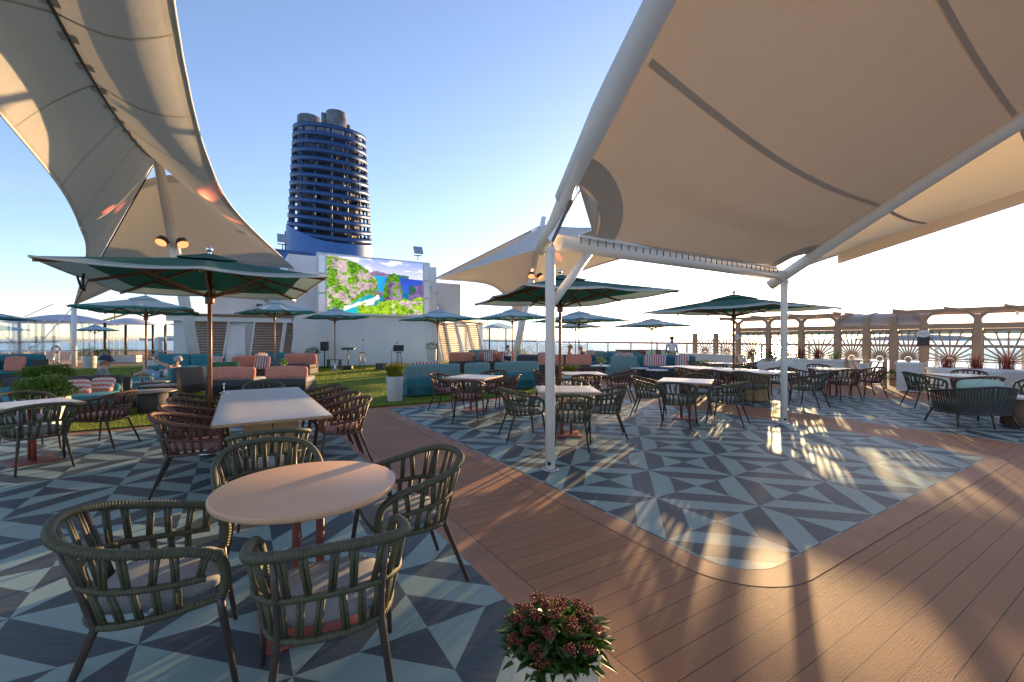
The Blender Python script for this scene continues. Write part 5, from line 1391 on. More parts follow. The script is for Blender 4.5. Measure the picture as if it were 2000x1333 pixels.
# ------------------------------------------------------------------ plants
def leaves(mm, rnd, c, rad, n, L, W, shell=.55, up=.25, flat=True, zmin=None):
    for _ in range(n):
        d = Vector((rnd.gauss(0, 1), rnd.gauss(0, 1), rnd.gauss(0, 1))).normalized()
        lump = 1 + .16 * sin(d.x * 5 + c[0] * 3) * sin(d.y * 5 + 1) + .10 * sin(d.z * 7 + d.x * 4)
        k = (shell + (1 - shell) * rnd.random()) * lump
        p = Vector((c[0] + d.x * rad[0] * k, c[1] + d.y * rad[1] * k, c[2] + d.z * rad[2] * k))
        if zmin is not None and p.z < zmin: p.z = zmin + rnd.random() * .03
        o = (d + Vector((rnd.uniform(-.8, .8), rnd.uniform(-.8, .8), rnd.uniform(-.4, .8) + up))).normalized()
        s_ = o.cross(Vector((rnd.uniform(-1, 1), rnd.uniform(-1, 1), rnd.uniform(-1, 1)))).normalized(); nn = o.cross(s_)
        l_ = L * rnd.uniform(.7, 1.25); w_ = W * rnd.uniform(.7, 1.2)
        mm.add([p, p + o * l_ * .5 + s_ * w_ + nn * w_ * .25, p + o * l_, p + o * l_ * .5 - s_ * w_ + nn * w_ * .25], [(0, 1, 2), (0, 2, 3)], False)
def blades(mm, rnd, c, r, n, h, w_, lean=.5):
    for _ in range(n):
        a_ = rnd.uniform(0, 2 * pi); q = r * sqrt(rnd.random()); p = Vector((c[0] + q * cos(a_), c[1] + q * sin(a_), c[2]))
        hh = h * rnd.uniform(.55, 1.05); ln = lean * rnd.uniform(.2, 1.1) * hh; b2 = a_ + rnd.uniform(-.7, .7); o = Vector((cos(b2), sin(b2), 0)); s_ = Vector((-sin(b2), cos(b2), 0)) * w_
        p1 = p + o * ln * .30 + Vector((0, 0, hh * .6)); p2 = p + o * ln + Vector((0, 0, hh * (1 - .2 * lean)))
        mm.add([p - s_, p + s_, p1 + s_ * .8, p1 - s_ * .8, p2], [(0, 1, 2, 3), (3, 2, 4)], False)
def round_pot(t, r, h, mt='pot_white', r0=.88, z0=.03):
    mm = M(); mm.lathe([(r * r0, z0), (r * r0 + .004, z0 + .01), (r, z0 + h - .015), (r, z0 + h), (r - .012, z0 + h), (r - .022, z0 + h - .05), (0, z0 + h - .05)], n=40); mm.build('pot', mt, t)
    mm = M(); mm.lathe([(0, z0 + h - .045), (r - .025, z0 + h - .045)], n=24); mm.build('soil', 'soil', t)
def box_pot(t, w_, d_, h, mt='pot_white', z0=.03):
    mm = M(); mm.rbox((0, 0, z0 + h / 2), (w_, d_, h), .015, 2); mm.build('pot', mt, t)
    mm = M(); mm.box((0, 0, z0 + h + .004), (w_ - .06, d_ - .06, .01)); mm.build('soil', 'soil', t)
def potted(loc, label, pot, shrub, mt='leaf_mid', rz=0.0, seed=1, n=700, L=.055, W=.014, potm='pot_white', z0=.03):
    t = thing('potted_shrub', label, 'potted plant', (loc[0], loc[1], 0), rz, 'potted shrubs')
    h = pot[-1]
    if len(pot) == 2: round_pot(t, pot[0], h, potm, z0=z0)
    else: box_pot(t, pot[0], pot[1], h, potm, z0=z0)
    rnd = random.Random(seed); mm = M()
    if shrub == 'grass':
        blades(mm, rnd, (0, 0, z0 + h - .05), pot[0] * .8, 900, .46, .006, .62)
        f_ = mm.build('foliage', mt, t)
    else:
        leaves(mm, rnd, (0, 0, z0 + h + shrub[2] * .55), shrub, n, L, W, zmin=z0 + h - .02); mm.build('foliage', mt, t)
    mm = M()
    for k in range(4):
        a_ = k * 1.7; mm.tube([(0, 0, z0 + h - .03), (.10 * cos(a_), .10 * sin(a_), z0 + h + (.16 if shrub == 'grass' else shrub[2] * .8))], .008, 5)
    mm.build('stems', 'stem', t)
potted((-2.88, 10.75), 'tall pale round pot of golden grass at the lawn edge beside the teal sofa', (.20, .60), 'grass', 'leaf_gold', seed=2)
potted((-8.05, 7.52), 'box pot with a glossy shrub just behind the table cut by the left edge', (.50, .50, .52), (.40, .36, .22), 'leaf_mid', .3, 3, 3000, .050, .020)
potted((-14.4, 13.6), 'second glossy green shrub farther back on the lawn at far left', (.9, .6, .30), (.66, .45, .26), 'leaf_mid', .3, 4, 3000, .06, .024)
potted((-10.3, 22.6), 'pale pot with a dark shrub at the white wall, beside the speaker', (.29, .72), (.36, .34, .22), 'leaf_dark', 0, 5, 700)
potted((-4.42, 24.1), 'pale pot with a dark shrub at the right end of the white wall', (.27, .95), (.36, .34, .24), 'leaf_dark', 0, 6, 700)
potted((-21.8, 22.6), 'pale pot with a bushy shrub behind the man in the cap', (.28, .64), (.42, .4, .28), 'leaf_dark', 0, 7, 800)
potted((-20.7, 22.2), 'second pale pot with a shrub, right of the bushy one behind the man', (.26, .66), (.36, .34, .22), 'leaf_dark', 0, 8, 600)
potted((-17.3, 21.3), 'dark shrub in a box beyond the pole of the left parasol', (.9, .5, .5), (.5, .35, .3), 'leaf_dark', 0, 9, 700)
potted((-2.15, 27.5), 'small round potted shrub beyond the right flank of the deckhouse', (.26, .5), (.34, .34, .24), 'leaf_gold', 0, 10, 500)
potted((.62, 27.4), 'small potted shrub beyond the child, left of the near white post', (.26, .5), (.32, .32, .24), 'leaf_mid', 0, 11, 500)
potted((1.72, 13.0), 'golden grass in a pot right behind the near white post', (.24, .42), 'grass', 'leaf_gold', seed=12)
potted((6.25, 19.7), 'grey box planter with a clipped shrub behind the wide teal sofa', (.85, .5, .42), (.50, .36, .27), 'leaf_mid', 0, 13, 1100)
potted((6.95, 15.75), 'clipped round shrub in a grey box between the wide teal sofa and the pergola', (.8, .6, .34), (.48, .40, .27), 'leaf_mid', 0, 14, 1200)
potted((6.0, 21.9), 'small gold tipped shrub at the right of the sage sofa', (.22, .40), (.26, .26, .2), 'leaf_gold', 0, 15, 400)
potted((-27.5, 22.8), 'dark potted shrub beyond the railing, behind the teal armchair', (.8, .5, .45), (.55, .4, .24), 'leaf_dark', 0, 16, 600)
potted((-25.6, 28.3), 'row shrub in a long planter beyond the railing at left', (2.6, .6, .45), (1.5, .45, .32), 'leaf_mid', .2, 17, 1300)
def tuft(loc, label, mt, h, r, n, seed, name='grass_clump', cat='plant', grp='grass clumps in the planters', z=.7, lean=.5, w_=.009):
    rnd = random.Random(seed); mm = M(); blades(mm, rnd, (0, 0, 0), r, n, h, w_, lean); p = S(*loc)
    return tag(mm.build(name, mt, None, (p.x, p.y, z)), label, cat, grp)
for k, (b, h, lb) in enumerate(((4.15, .66, 'leftmost'), (3.55, .58, 'second from left'), (3.0, .75, 'third from left'))):
    tuft((PA - .95, b), f'spiky red grass clump in the right planter, {lb} of three beside the pillar', 'leaf_red', h * 1.15, .15, 85, 30 + k, z=.56, w_=.007)
tuft((PA - .85, 1.75), 'bright spiky red grass clump right of the yellow shrub in the planter', 'leaf_red', .72, .13, 85, 35, z=.58, lean=.8, w_=.007)
tuft((PA - .8, 2.45), 'yellow topped grassy clump between the red grasses', 'leaf_gold', .46, .17, 220, 36, z=.60)
tuft((PA - .8, 1.15), 'tall yellow green leafy clump at the sloping planter end', 'leaf_gold', .66, .14, 160, 37, z=.62, w_=.014)
for k, (b, h, mt) in enumerate(((10.2, .55, 'leaf_red'), (9.3, .6, 'leaf_red'), (8.25, .62, 'leaf_red'), (7.7, .70, 'leaf_red'), (7.15, .45, 'leaf_mid'))):
    tuft((PA - .6, b), ('backlit red grass clump behind the long cream wall, ' + ('leftmost', 'second', 'third', 'fourth')[k] + ' from left') if k < 4 else 'backlit green grass clump at the right end of the long cream wall', mt, h * 1.15, .16, 75, 40 + k, z=.70, w_=.007)
def bed(loc, rad, label, mt, seed, z, n=500):
    rnd = random.Random(seed); mm = M(); leaves(mm, rnd, (0, 0, 0), rad, n, .06, .015, zmin=-.1); p = S(*loc)
    tag(mm.build('low_shrub', mt, None, (p.x, p.y, z), RZ), label, 'shrub', 'low shrubs in the planters')
bed((PA - .9, 1.9), (.3, .55, .16), 'low dark green shrub under the bright red grass clump', 'leaf_dark', 50, .74)
bed((PA - 1.7, 5.2), (.25, .4, .14), 'low green plant at the foot of the squat pillar', 'leaf_dark', 51, .42)
bed((PA - 1.0, 8.9), (.45, 1.0, .22), 'long dark green shrub spilling over the sloping wall behind the long table', 'leaf_mid', 52, .80, 900)
# foreground pot of skimmia
t = thing('skimmia_pot', 'cream pot of red budded skimmia at the bottom edge of the photo', 'potted plant', (.152, 1.565, 0))
mm = M(); mm.lathe([(.135, .003), (.142, .01), (.166, .440), (.170, .462), (.170, .470), (.166, .474), (.160, .472), (.157, .455), (.152, .40), (0, .40)], n=72); mm.build('pot', 'pot', t)
mm = M(); mm.lathe([(0, .415), (.15, .405)], n=24); mm.build('soil', 'soil', t)
rnd = random.Random(21); lf = M(); bd = M(); stm = M()
def lance(mm, p, o, L, W, rnd):
    o = o.normalized(); s_ = o.cross(Vector((rnd.uniform(-.3, .3), rnd.uniform(-.3, .3), 1))).normalized(); nn = s_.cross(o).normalized()
    if nn.z < 0: nn = -nn
    vs_ = []; N_ = 6
    for i in range(N_ + 1):
        f = i / N_; wd = W * (sin(pi * min(1, f * 1.02 + .02) ** .8)) ** .8 if 0 < f < 1 else W * .06
        c = p + o * L * f - Vector((0, 0, 1)) * L * .28 * f * f
        vs_ += [c - s_ * wd + nn * wd * .35, c, c + s_ * wd + nn * wd * .35]
    fs_ = []
    for i in range(N_):
        for k in (0, 1): fs_.append((3 * i + k, 3 * i + k + 1, 3 * i + k + 4, 3 * i + k + 3))
    mm.add(vs_, fs_, True)
def icos(mm, c, r):
    vs_ = [Vector(v) * r + c for v in ((0, 0, 1), (.9, 0, .35), (.28, .85, .35), (-.73, .53, .35), (-.73, -.53, .35), (.28, -.85, .35), (.73, .53, -.4), (-.28, .85, -.4), (-.9, 0, -.4), (-.28, -.85, -.4), (.73, -.53, -.4), (0, 0, -1))]
    mm.add(vs_, [(0, 1, 2), (0, 2, 3), (0, 3, 4), (0, 4, 5), (0, 5, 1), (1, 6, 2), (2, 7, 3), (3, 8, 4), (4, 9, 5), (5, 10, 1), (2, 6, 7), (3, 7, 8), (4, 8, 9), (5, 9, 10), (1, 10, 6), (11, 7, 6), (11, 8, 7), (11, 9, 8), (11, 10, 9), (11, 6, 10)], True)
heads = []
for i in range(33):
    a_ = i * 2.39996 + rnd.uniform(-.15, .15); q = .163 * sqrt((i + .5) / 33); heads.append(Vector((q * cos(a_), q * sin(a_), .578 - 3.0 * q * q + rnd.uniform(-.024, .022))))
for h in heads:
    root = Vector((h.x * .6, h.y * .6, .41)); stm.tube([root, root.lerp(h, .6) + Vector((0, 0, .01)), h], .0025, 5)
    out = Vector((h.x, h.y, .09)).normalized()
    R_ = rnd.uniform(.018, .034)
    for k in range(rnd.randint(46, 70)):
        d = Vector((rnd.gauss(0, 1), rnd.gauss(0, 1), rnd.gauss(0, .8) + .35)).normalized()
        c = h + out * .012 + Vector((d.x * R_, d.y * R_, d.z * R_ * .62)) * rnd.uniform(.40, 1.15)
        icos(bd, c, rnd.uniform(.0024, .0042))
        if k % 3 == 0: stm.tube([h, c], .0009, 3, caps=False)
    for k in range(rnd.randint(11, 15)):
        a_ = rnd.uniform(0, 2 * pi); d = Vector((cos(a_), sin(a_), rnd.uniform(-.05, .75))) + out * .5
        lance(lf, h - Vector((0, 0, rnd.uniform(.025, .07))), d, rnd.uniform(.050, .095), rnd.uniform(.0085, .0135), rnd)
for k in range(90):
    a_ = rnd.uniform(0, 2 * pi); q = .15 * sqrt(rnd.random()); d = Vector((cos(a_) * .35 + rnd.uniform(-.3, .3), sin(a_) * .35 + rnd.uniform(-.3, .3), 1))
    lance(lf, Vector((q * cos(a_), q * sin(a_), .535 - 3.0 * q * q)), d, rnd.uniform(.05, .075), rnd.uniform(.008, .012), rnd)
for k in range(44):
    a_ = rnd.uniform(0, 2 * pi); q = rnd.uniform(.10, .150); d = Vector((cos(a_), sin(a_), rnd.uniform(-.1, .5)))
    lance(lf, Vector((q * cos(a_), q * sin(a_), rnd.uniform(.435, .50))), d, rnd.uniform(.06, .095), rnd.uniform(.009, .013), rnd)
lf.build('foliage', 'skim_leaf', t); bd.build('flower_buds', 'bud', t); stm.build('stems', 'stem', t)
# flowers on low tables
for loc, z, lb in (((-8.5, 16.25), .49, 'small potted orchid on the low table between the coral sofas'), ((3.55, 17.45), .48, 'leafy table plant beyond the pale dining table')):
    q = thing('table_plant', lb, 'plant', (loc[0], loc[1], z), 0, 'small table plants')
    mm = M(); mm.lathe([(.05, 0), (.065, .10), (.055, .10), (.05, .02), (0, .02)], n=16); mm.build('pot', 'pot', q)
    mm = M(); leaves(mm, random.Random(9), (0, 0, .18), (.13, .13, .11), 120, .08, .02); mm.build('foliage', 'leaf_mid', q)
mm = M(); mm.rbox((0, 0, .01), (.24, .18, .02), .008, 2); tag(mm.build('napkins', 'leaf_gold', None, (3.95, 17.3, .482)), 'yellow napkins on the low table with the leafy plant', 'napkins')

# ------------------------------------------------------------------ stage gear before the white wall
def gear(name, label, cat, loc, rz=0): return thing(name, label, cat, (loc[0], loc[1], .03), rz)
q = gear('loudspeaker', 'black loudspeaker on a low crate left of the stage', 'speaker', (-9.98, 23.3)); mm = M(); mm.rbox((0, 0, 1.12), (.34, .3, .48), .02, 2); mm.build('cabinet', 'black', q); mm = M(); mm.tube([(0, .0, 0), (0, 0, .9)], .03); mm.lathe([(.2, 0), (.2, .03), (.03, .05)], n=16); mm.build('stand', 'black', q)
q = gear('side_table', 'small grey slatted table by the white wall', 'table', (-9.3, 22.9)); mm = M(); mm.box((0, 0, .43), (.7, .4, .03)); mm.build('tabletop', 'dark_top', q)
for x in (-.3, .3):
    mm = M(); mm.box((x, 0, .21), (.03, .36, .42)); mm.build('leg', 'dark_metal', q)
q = gear('mixer_stand', 'mixing desk on a black stand on the stage grass', 'stand', (-8.12, 21.7), .1); mm = M(); mm.box((0, 0, 1.03), (.62, .34, .05), mat3=Matrix.Rotation(.18, 3, 'X')); mm.build('desk', 'black', q); mm = M(); mm.tube([(0, 0, .05), (0, 0, 1.0)], .025); mm.build('column', 'dark_metal', q); mm = M(); mm.rbox((0, 0, .09), (.42, .36, .18), .04, 2); mm.build('bag', 'black', q)
def stool(label, loc, h=.84):
    q = gear('bar_stool', label, 'stool', loc, .3); q['group'] = 'bar stools on the stage'
    mm = M(); mm.lathe([(0, h - .03), (.17, h - .03), (.18, h - .015), (.17, h), (0, h)], n=20); mm.build('seat', 'black', q)
    for k in range(4):
        a_ = pi / 4 + k * pi / 2; mm = M(); mm.tube([(.11 * cos(a_), .11 * sin(a_), h - .03), (.21 * cos(a_), .21 * sin(a_), 0)], .014, 6); mm.build('leg', 'dark_metal', q)
    mm = M(); P_ = [(.17 * cos(pi / 4 + k * pi / 2), .17 * sin(pi / 4 + k * pi / 2), .32) for k in range(4)]; mm.tube(P_, .009, 5, closed=True); mm.build('footrest', 'dark_metal', q)
stool('black bar stool behind the left microphone', (-7.55, 22.1)); stool('black bar stool behind the music stand', (-5.75, 22.3))
def mic(label, loc, h, lean):
    q = gear('microphone_stand', label, 'microphone', loc); q['group'] = 'microphone stands'
    mm = M(); mm.tube([(0, 0, .03), (0, 0, h * .72)], .012, 6); mm.lathe([(.15, 0), (.15, .02), (.012, .03)], n=16); mm.build('stand', 'dark_metal', q)
    mm = M(); mm.tube([(0, 0, h * .70), (lean, 0, h)], .009, 6); mm.build('boom', 'dark_metal', q)
    mm = M(); mm.tube([(lean - .02, 0, h - .02), (lean + .09, -.02, h + .05)], [.017, .026], 8); mm.build('microphone', 'black', q)
mic('microphone on a straight stand, left of the two on the stage', (-7.45, 21.9), 1.45, -.02); mic('microphone on a leaning boom beside the music stand', (-6.0, 21.8), 1.30, .25)
q = gear('music_stand', 'black music stand on the stage before the white wall', 'stand', (-5.62, 21.7), .1); mm = M(); mm.box((0, 0, 1.05), (.52, .02, .32), mat3=Matrix.Rotation(-.35, 3, 'X')); mm.build('desk', 'black', q); mm = M(); mm.tube([(0, 0, .02), (0, 0, .95)], .014, 6)
for k in range(3): mm.tube([(0, 0, .12), (.22 * cos(k * 2.1), .22 * sin(k * 2.1), .01)], .009, 5)
mm.build('tripod', 'dark_metal', q)
q = gear('stage_monitor', 'black wedge floor monitor on the stage grass', 'speaker', (-6.45, 21.7), .1); mm = M(); mm.add([(-.28, -.2, 0), (.28, -.2, 0), (.28, .2, 0), (-.28, .2, 0), (-.28, -.05, .30), (.28, -.05, .30), (.28, .2, .30), (-.28, .2, .30)], [(0, 3, 2, 1), (4, 5, 6, 7), (0, 1, 5, 4), (1, 2, 6, 5), (2, 3, 7, 6), (3, 0, 4, 7)]); mm.build('cabinet', 'black', q); mm = M(); mm.add([(-.24, -.185, .03), (.24, -.185, .03), (.24, -.07, .27), (-.24, -.07, .27)], [(0, 1, 2, 3)]); mm.build('grille', 'dark_metal', q)
# ------------------------------------------------------------------ people
def skin_mesh(name, mt, chains, parent, levels=2):
    """chains of (point, radius); points that coincide are one joint"""
    idx = {}; vs_ = []; rs = []; ed = []; comp = []
    for ch in chains:
        prev = None
        for p, r in ch:
            key = tuple(round(c, 4) for c in p)
            if key not in idx:
                idx[key] = len(vs_); vs_.append(tuple(p)); rs.append(r)
            if prev is not None and prev != idx[key]: ed.append((prev, idx[key]))
            prev = idx[key]
    me = bpy.data.meshes.new(name); me.from_pydata(vs_, ed, []); me.materials.append(K[mt])
    o = bpy.data.objects.new(name, me); COL.objects.link(o); o.parent = parent
    sk = o.modifiers.new('skin', 'SKIN'); sk.use_smooth_shade = True; sk.branch_smoothing = .6
    par = list(range(len(vs_)))
    def find(i):
        while par[i] != i: i = par[i]
        return i
    for a, b in ed: par[find(a)] = find(b)
    seen = set()
    for i, d in enumerate(me.skin_vertices[0].data):
        d.radius = (rs[i], rs[i]); rt = find(i); d.use_root = rt not in seen; seen.add(rt)
    ss = o.modifiers.new('subdivision', 'SUBSURF'); ss.levels = levels; ss.render_levels = levels
    return o
def hand_chains(wr, d, side, up):
    """palm, four unequal fingers and a thumb; d points along the hand, side towards the thumb"""
    d = d.normalized(); side = (side - d * side.dot(d)).normalized(); nn = d.cross(side)
    palm = wr + d * .075; ch = [[(wr, .022), (wr + d * .035, .026), (palm, .026)]]
    for k, (o_, L) in enumerate(((.026, .066), (.009, .076), (-.009, .071), (-.026, .055))):
        b = palm + side * o_ - d * .006; m_ = b + d * L * .55 + nn * .006; e = m_ + d * L * .40 + nn * .018
        ch.append([(b, .0088), (m_, .0080), (e, .0066)])
    b = wr + d * .030 + side * .022; m_ = b + (d * .6 + side * .8) * .038; e = m_ + (d * .9 + side * .4) * .030
    ch.append([(b, .011), (m_, .0095), (e, .0075)])
    return ch
def person(label, loc, rz, J, skin='skin', hair='hair_white', hair_len=.0, top=('shirt_grey', .5), bottom=('denim', .95), hat=None, grp=None, k=1.0, shoes='dark_metal', sleeve=.55, headdir=0.0, nod=0.0):
    t = thing('person', label, 'person', loc, rz, grp)
    V_ = lambda n: Vector(J[n]) * k
    pel, chest, neck, head = V_('pelvis'), V_('chest'), V_('neck'), V_('head')
    sh = {}; ch = []
    waist = pel.lerp(chest, .45)
    ch.append([(pel, .135 * k), (waist, .122 * k), (chest, .135 * k), (neck, .052 * k), (head - (head - neck) * .25, .062 * k), (head, .088 * k), (head + (head - neck).normalized() * .075 * k, .060 * k)])
    hands = []
    for sd_ in 'LR':
        s_, e, w_, h = V_('sh' + sd_), V_('el' + sd_), V_('wr' + sd_), V_('ha' + sd_)
        ch.append([(chest, .135 * k), (s_, .062 * k), (s_.lerp(e, .5), .046 * k), (e, .038 * k), (e.lerp(w_, .4), .037 * k), (w_, .024 * k)])
        hp, kn, an, toe = V_('hip' + sd_), V_('kn' + sd_), V_('an' + sd_), V_('to' + sd_)
        ch.append([(pel, .135 * k), (hp, .098 * k), (hp.lerp(kn, .5), .080 * k), (kn, .056 * k), (kn.lerp(an, .35), .056 * k), (an, .036 * k)])
        hands += hand_chains(w_ + (h - w_).normalized() * .004, (h - w_), Vector((1 if sd_ == 'L' else -1, .6, .2)), None)
        heel = an + Vector((0, 0, -.035 * k)); ch.append([(an, .036 * k), (heel, .036 * k), (toe, .028 * k)])
    Rh = Matrix.Rotation(headdir, 3, 'Z') @ Matrix.Rotation(nod, 3, 'X')
    fc = lambda x, y, z: head + Rh @ (Vector((x, y, z)) * k)
    ch.append([(head, .088 * k), (fc(0, .085, -.012), .016 * k), (fc(0, .104, -.022), .011 * k)])      # nose
    ch.append([(head, .088 * k), (fc(0, .05, -.085), .036 * k)])                                        # chin
    for sx in (-1, 1): ch.append([(head, .088 * k), (fc(sx * .088, -.005, -.01), .014 * k), (fc(sx * .098, -.012, .008), .012 * k)])
    body = skin_mesh('body', skin, ch + hands, t)
    for sx in (-1, 1):
        mm = M(); mm.ball(fc(sx * .032, .083, .012), .010 * k, 8, 6); mm.build('eye', 'black', t)
    mm = M(); mm.ball(fc(0, .086, -.050), .022 * k, 10, 6, (1, .3, .22), R=Rh); mm.build('mouth', 'coral', t)
    # hair as a cap of the head, longer behind if asked
    mm = M(); rows = []
    for i in range(9):
        th = .12 + (pi * .60 - .12) * i / 8; row = []
        for q in range(21):
            a_ = 2 * pi * q / 20; fr = max(0, sin(a_)); th2 = th * (1 - .42 * fr ** 1.5)
            wob = 1 + .03 * sin(a_ * 7 + i)
            row.append(fc(.104 * wob * sin(th2) * cos(a_), .108 * wob * sin(th2) * sin(a_) - .008, .118 * wob * cos(th2) - .004))
        rows.append(row)
    if hair_len:
        for d_ in (.4, .75, 1.0):
            rows.append([Vector((p.x, p.y, p.z)) + Vector((0, 0, -hair_len * d_ * k)) * max(0.0, -sin(2 * pi * q / 20) * .9 + .25) + Rh @ Vector((0, -.02 * d_, 0)) for q, p in enumerate(rows[8])])
    mm.grid(rows); mm.build('hair', hair, t)
    # clothes
    g = .014 * k
    tc = [[(pel, .140 * k + g), (waist, .128 * k + g), (chest, .140 * k + g), (chest.lerp(neck, .6), .075 * k + g)]]
    for sd_ in 'LR':
        s_, e = V_('sh' + sd_), V_('el' + sd_)
        if sleeve > 0: tc.append([(chest, .140 * k + g), (s_, .066 * k + g), (s_.lerp(e, sleeve), .052 * k + g)])
        else: tc.append([(chest, .140 * k + g), (chest.lerp(s_, .75), .064 * k + g)])
    skin_mesh('shirt', top[0], tc, t)
    bc = []
    for sd_ in 'LR':
        hp, kn, an = V_('hip' + sd_), V_('kn' + sd_), V_('an' + sd_); f = bottom[1]
        pts = [(pel - Vector((0, 0, .02 * k)), .142 * k + g), (hp, .104 * k + g), (hp.lerp(kn, min(f, .5) / .5 * .5), .088 * k + g)]
        if f > .5: pts += [(kn, .064 * k + g)]
        if f > .7: pts += [(kn.lerp(an, .5), .056 * k + g), (kn.lerp(an, (f - .5) * 2 * .98), .048 * k + g)]
        bc.append(pts)
    skin_mesh('trousers' if bottom[1] > .6 else 'shorts', bottom[0], bc, t)
    for sd_ in 'LR':
        an, toe = V_('an' + sd_), V_('to' + sd_)
        skin_mesh('shoe', shoes, [[(an + Vector((0, 0, -.03 * k)), .044 * k), (toe, .036 * k)]], t, 1)
    if hat:
        kind, hm_ = hat; mm = M()
        rows = [[fc(.114 * sin(th) * cos(a_), .118 * sin(th) * sin(a_) - .006, .030 + .105 * cos(th)) for a_ in [2 * pi * q / 20 for q in range(21)]] for th in [.05 + 1.5 * i / 7 for i in range(8)]]
        mm.grid(rows)
        if kind == 'cap':
            mm.grid([[fc(.085 * x, .105 + y * .085 * (1 - .45 * x * x), .036 - .022 * y - .016 * x * x) for x in [i / 5 - 1 for i in range(11)]] for y in (0, .5, 1)])
            mm.grid([[fc(.085 * x, .105 + y * .085 * (1 - .45 * x * x), .030 - .022 * y - .016 * x * x) for x in [i / 5 - 1 for i in range(11)]] for y in (0, .5, 1)])
        else:
            mm.grid([[fc((.112 + r) * cos(a_), (.116 + r) * sin(a_) - .006, .034 - .25 * r + .01 * sin(3 * a_)) for a_ in [2 * pi * q / 24 for q in range(25)]] for r in (0, .04, .085)])
        mm.build('cap' if kind == 'cap' else 'sun_hat', hm_, t)
    return t
def standing(**o):
    J = dict(pelvis=(0, 0, .93), chest=(0, .0, 1.24), neck=(0, .0, 1.42), head=(0, .02, 1.555), shL=(-.17, 0, 1.35), shR=(.17, 0, 1.35), elL=(-.235, -.03, 1.08), elR=(.235, -.03, 1.08),
             wrL=(-.25, .05, .86), wrR=(.25, .05, .86), haL=(-.25, .09, .76), haR=(.25, .09, .76), hipL=(-.09, 0, .89), hipR=(.09, 0, .89), knL=(-.10, .02, .48), knR=(.10, .04, .48),
             anL=(-.10, -.03, .08), anR=(.10, .0, .08), toL=(-.115, .12, .035), toR=(.115, .15, .035))
    J.update(o); return J
def sitting(**o):
    J = dict(pelvis=(0, 0, .54), chest=(0, -.06, .85), neck=(0, -.05, 1.03), head=(0, .0, 1.165), shL=(-.18, -.05, .96), shR=(.18, -.05, .96), elL=(-.24, .02, .70), elR=(.24, .02, .70),
             wrL=(-.17, .24, .66), wrR=(.17, .24, .66), haL=(-.13, .33, .66), haR=(.13, .33, .66), hipL=(-.10, .04, .52), hipR=(.10, .04, .52), knL=(-.13, .45, .53), knR=(.13, .45, .53),
             anL=(-.13, .47, .10), anR=(.13, .50, .10), toL=(-.14, .62, .05), toR=(.14, .65, .05))
    J.update(o); return J
pm = S(-2.50, 12.85)
person('man in a black cap and grey shirt sitting on the charcoal sofa, seen from behind', (pm.x, pm.y, -.22), face(.75, .65), sitting(shL=(-.215, -.05, .97), shR=(.215, -.05, .97), elL=(-.40, .0, .80), elR=(.38, .05, .78), head=(0, .0, 1.135)), hair='hair_white', hair_len=.05, hat=('cap', 'navy_cloth'), headdir=-.75, bottom=('khaki', .6), k=1.12)
person('grey haired woman reclining on the chaise with one arm stretched out', (-9.62, 12.12, 0), face(-1, .12),
       sitting(pelvis=(0, 0, .53), chest=(0, -.25, .72), neck=(0, -.36, .85), head=(0, -.40, .98), shL=(-.16, -.30, .80), shR=(.16, -.30, .80), elL=(-.17, .02, .90), elR=(.22, -.12, .60), wrL=(-.12, .24, 1.00), wrR=(.15, .10, .66),
               haL=(-.11, .34, 1.05), haR=(.12, .2, .67), hipL=(-.10, .06, .53), hipR=(.10, .06, .53), knL=(-.11, .44, .66), knR=(.11, .46, .58), anL=(-.10, .84, .54), anR=(.12, .86, .53), toL=(-.11, .92, .66), toR=(.14, .94, .65)),
       hair='hair_white', top=('shirt_white', .5), bottom=('denim', .6), sleeve=0.0, nod=-.05)
person('child in a blue cap and white shirt standing by a parasol pole', (-.20, 19.6, .03), face(.7, -.7), standing(elR=(.22, .12, 1.15), wrR=(.18, .26, 1.30), haR=(.17, .30, 1.40)), k=.735, hair='hair_fair', top=('shirt_white', .5), bottom=('navy_cloth', .45), hat=('cap', 'blue_seat'), sleeve=.7)
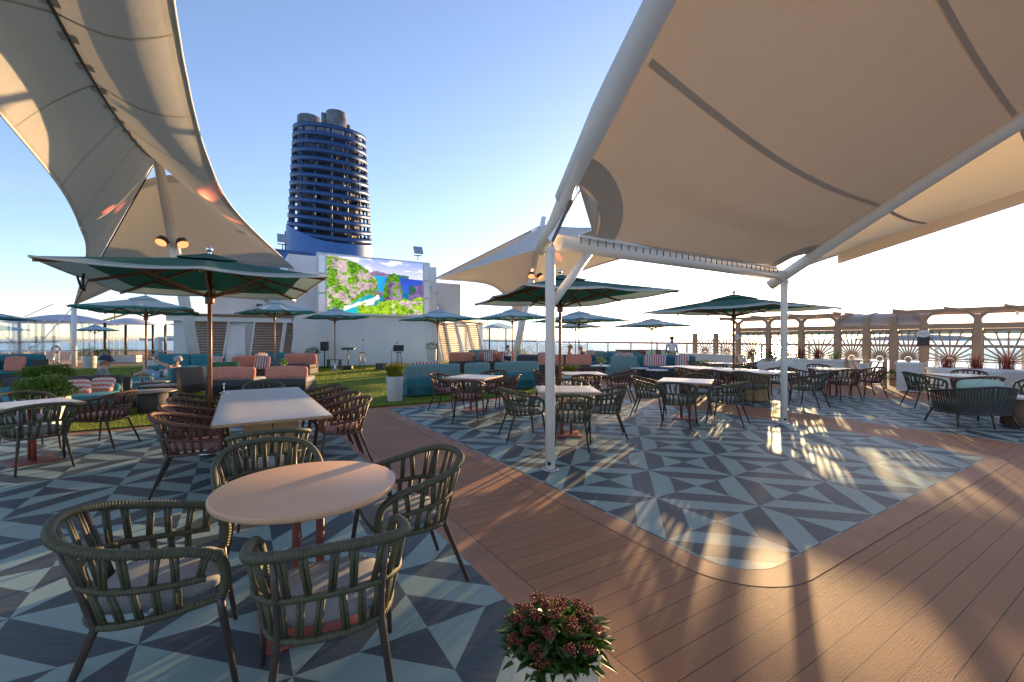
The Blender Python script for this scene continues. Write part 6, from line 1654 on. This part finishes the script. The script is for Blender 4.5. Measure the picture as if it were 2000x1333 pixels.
person('woman with a straw hat and salmon top sitting beyond the near white post', (2.78, 20.75, -.02), face(.9, -.25), sitting(), hair='hair_fair', hair_len=.16, top=('coral_cloth', .5), bottom=('denim', .6), hat=('sun', 'straw'), grp=None, headdir=.1)
person('woman in a white cap and black top leaning forward beside the straw hat', (3.42, 20.7, -.02), face(-.9, -.3), sitting(chest=(0, .06, .84), neck=(0, .14, 1.0), head=(0, .2, 1.12), shL=(-.18, .08, .94), shR=(.18, .08, .94)), hair='hair_fair', hair_len=.22, top=('navy_cloth', .5), bottom=('navy_cloth', .6), hat=('cap', 'shirt_white'), sleeve=0.0)
person('waitress in a white polo shirt and khaki trousers standing by the starboard rail', (7.12, 19.5, .0), face(-.1, -1), standing(wrR=(.27, .0, .86), haR=(.28, .0, .75)), skin='skin_dark', hair='hair_dark', top=('shirt_white', .5), bottom=('khaki', .97), sleeve=.7, headdir=.5)

# ------------------------------------------------------------------ blades of the artificial turf
rnd = random.Random(77); mm = M()
def inside(x, y, P_):
    c = False
    for i in range(len(P_)):
        (x0, y0), (x1, y1) = P_[i - 1], P_[i]
        if (y0 > y) != (y1 > y) and x < (x1 - x0) * (y - y0) / (y1 - y0) + x0: c = not c
    return c
cnt = 0
while cnt < 60000:
    a = rnd.uniform(-8.5, 16); b = 9.99 + 20 * rnd.random() ** 1.7
    if not inside(a, b, lawn_pts): continue
    cnt += 1; p = S(a, b, .021); k = rnd.uniform(.5, 1) * (1 + (b - 10) * .06); th = rnd.uniform(0, pi); w_ = .009 * k; h = .030 * k
    d = Vector((cos(th), sin(th), 0)) * w_; ln = Vector((rnd.uniform(-1, 1), rnd.uniform(-1, 1), 0)) * h * .5
    mm.add([p - d, p + d, p + ln + Vector((0, 0, h))], [(0, 1, 2)])
K['blade'] = leaf_material('turf_blade', (.16, .22, .018), (.42, .46, .05), .45, .6)
gb = mm.build('turf_blades', 'blade'); gb['kind'] = 'stuff'
tag(gb, 'short bright green artificial turf blades covering the lawn', 'grass')
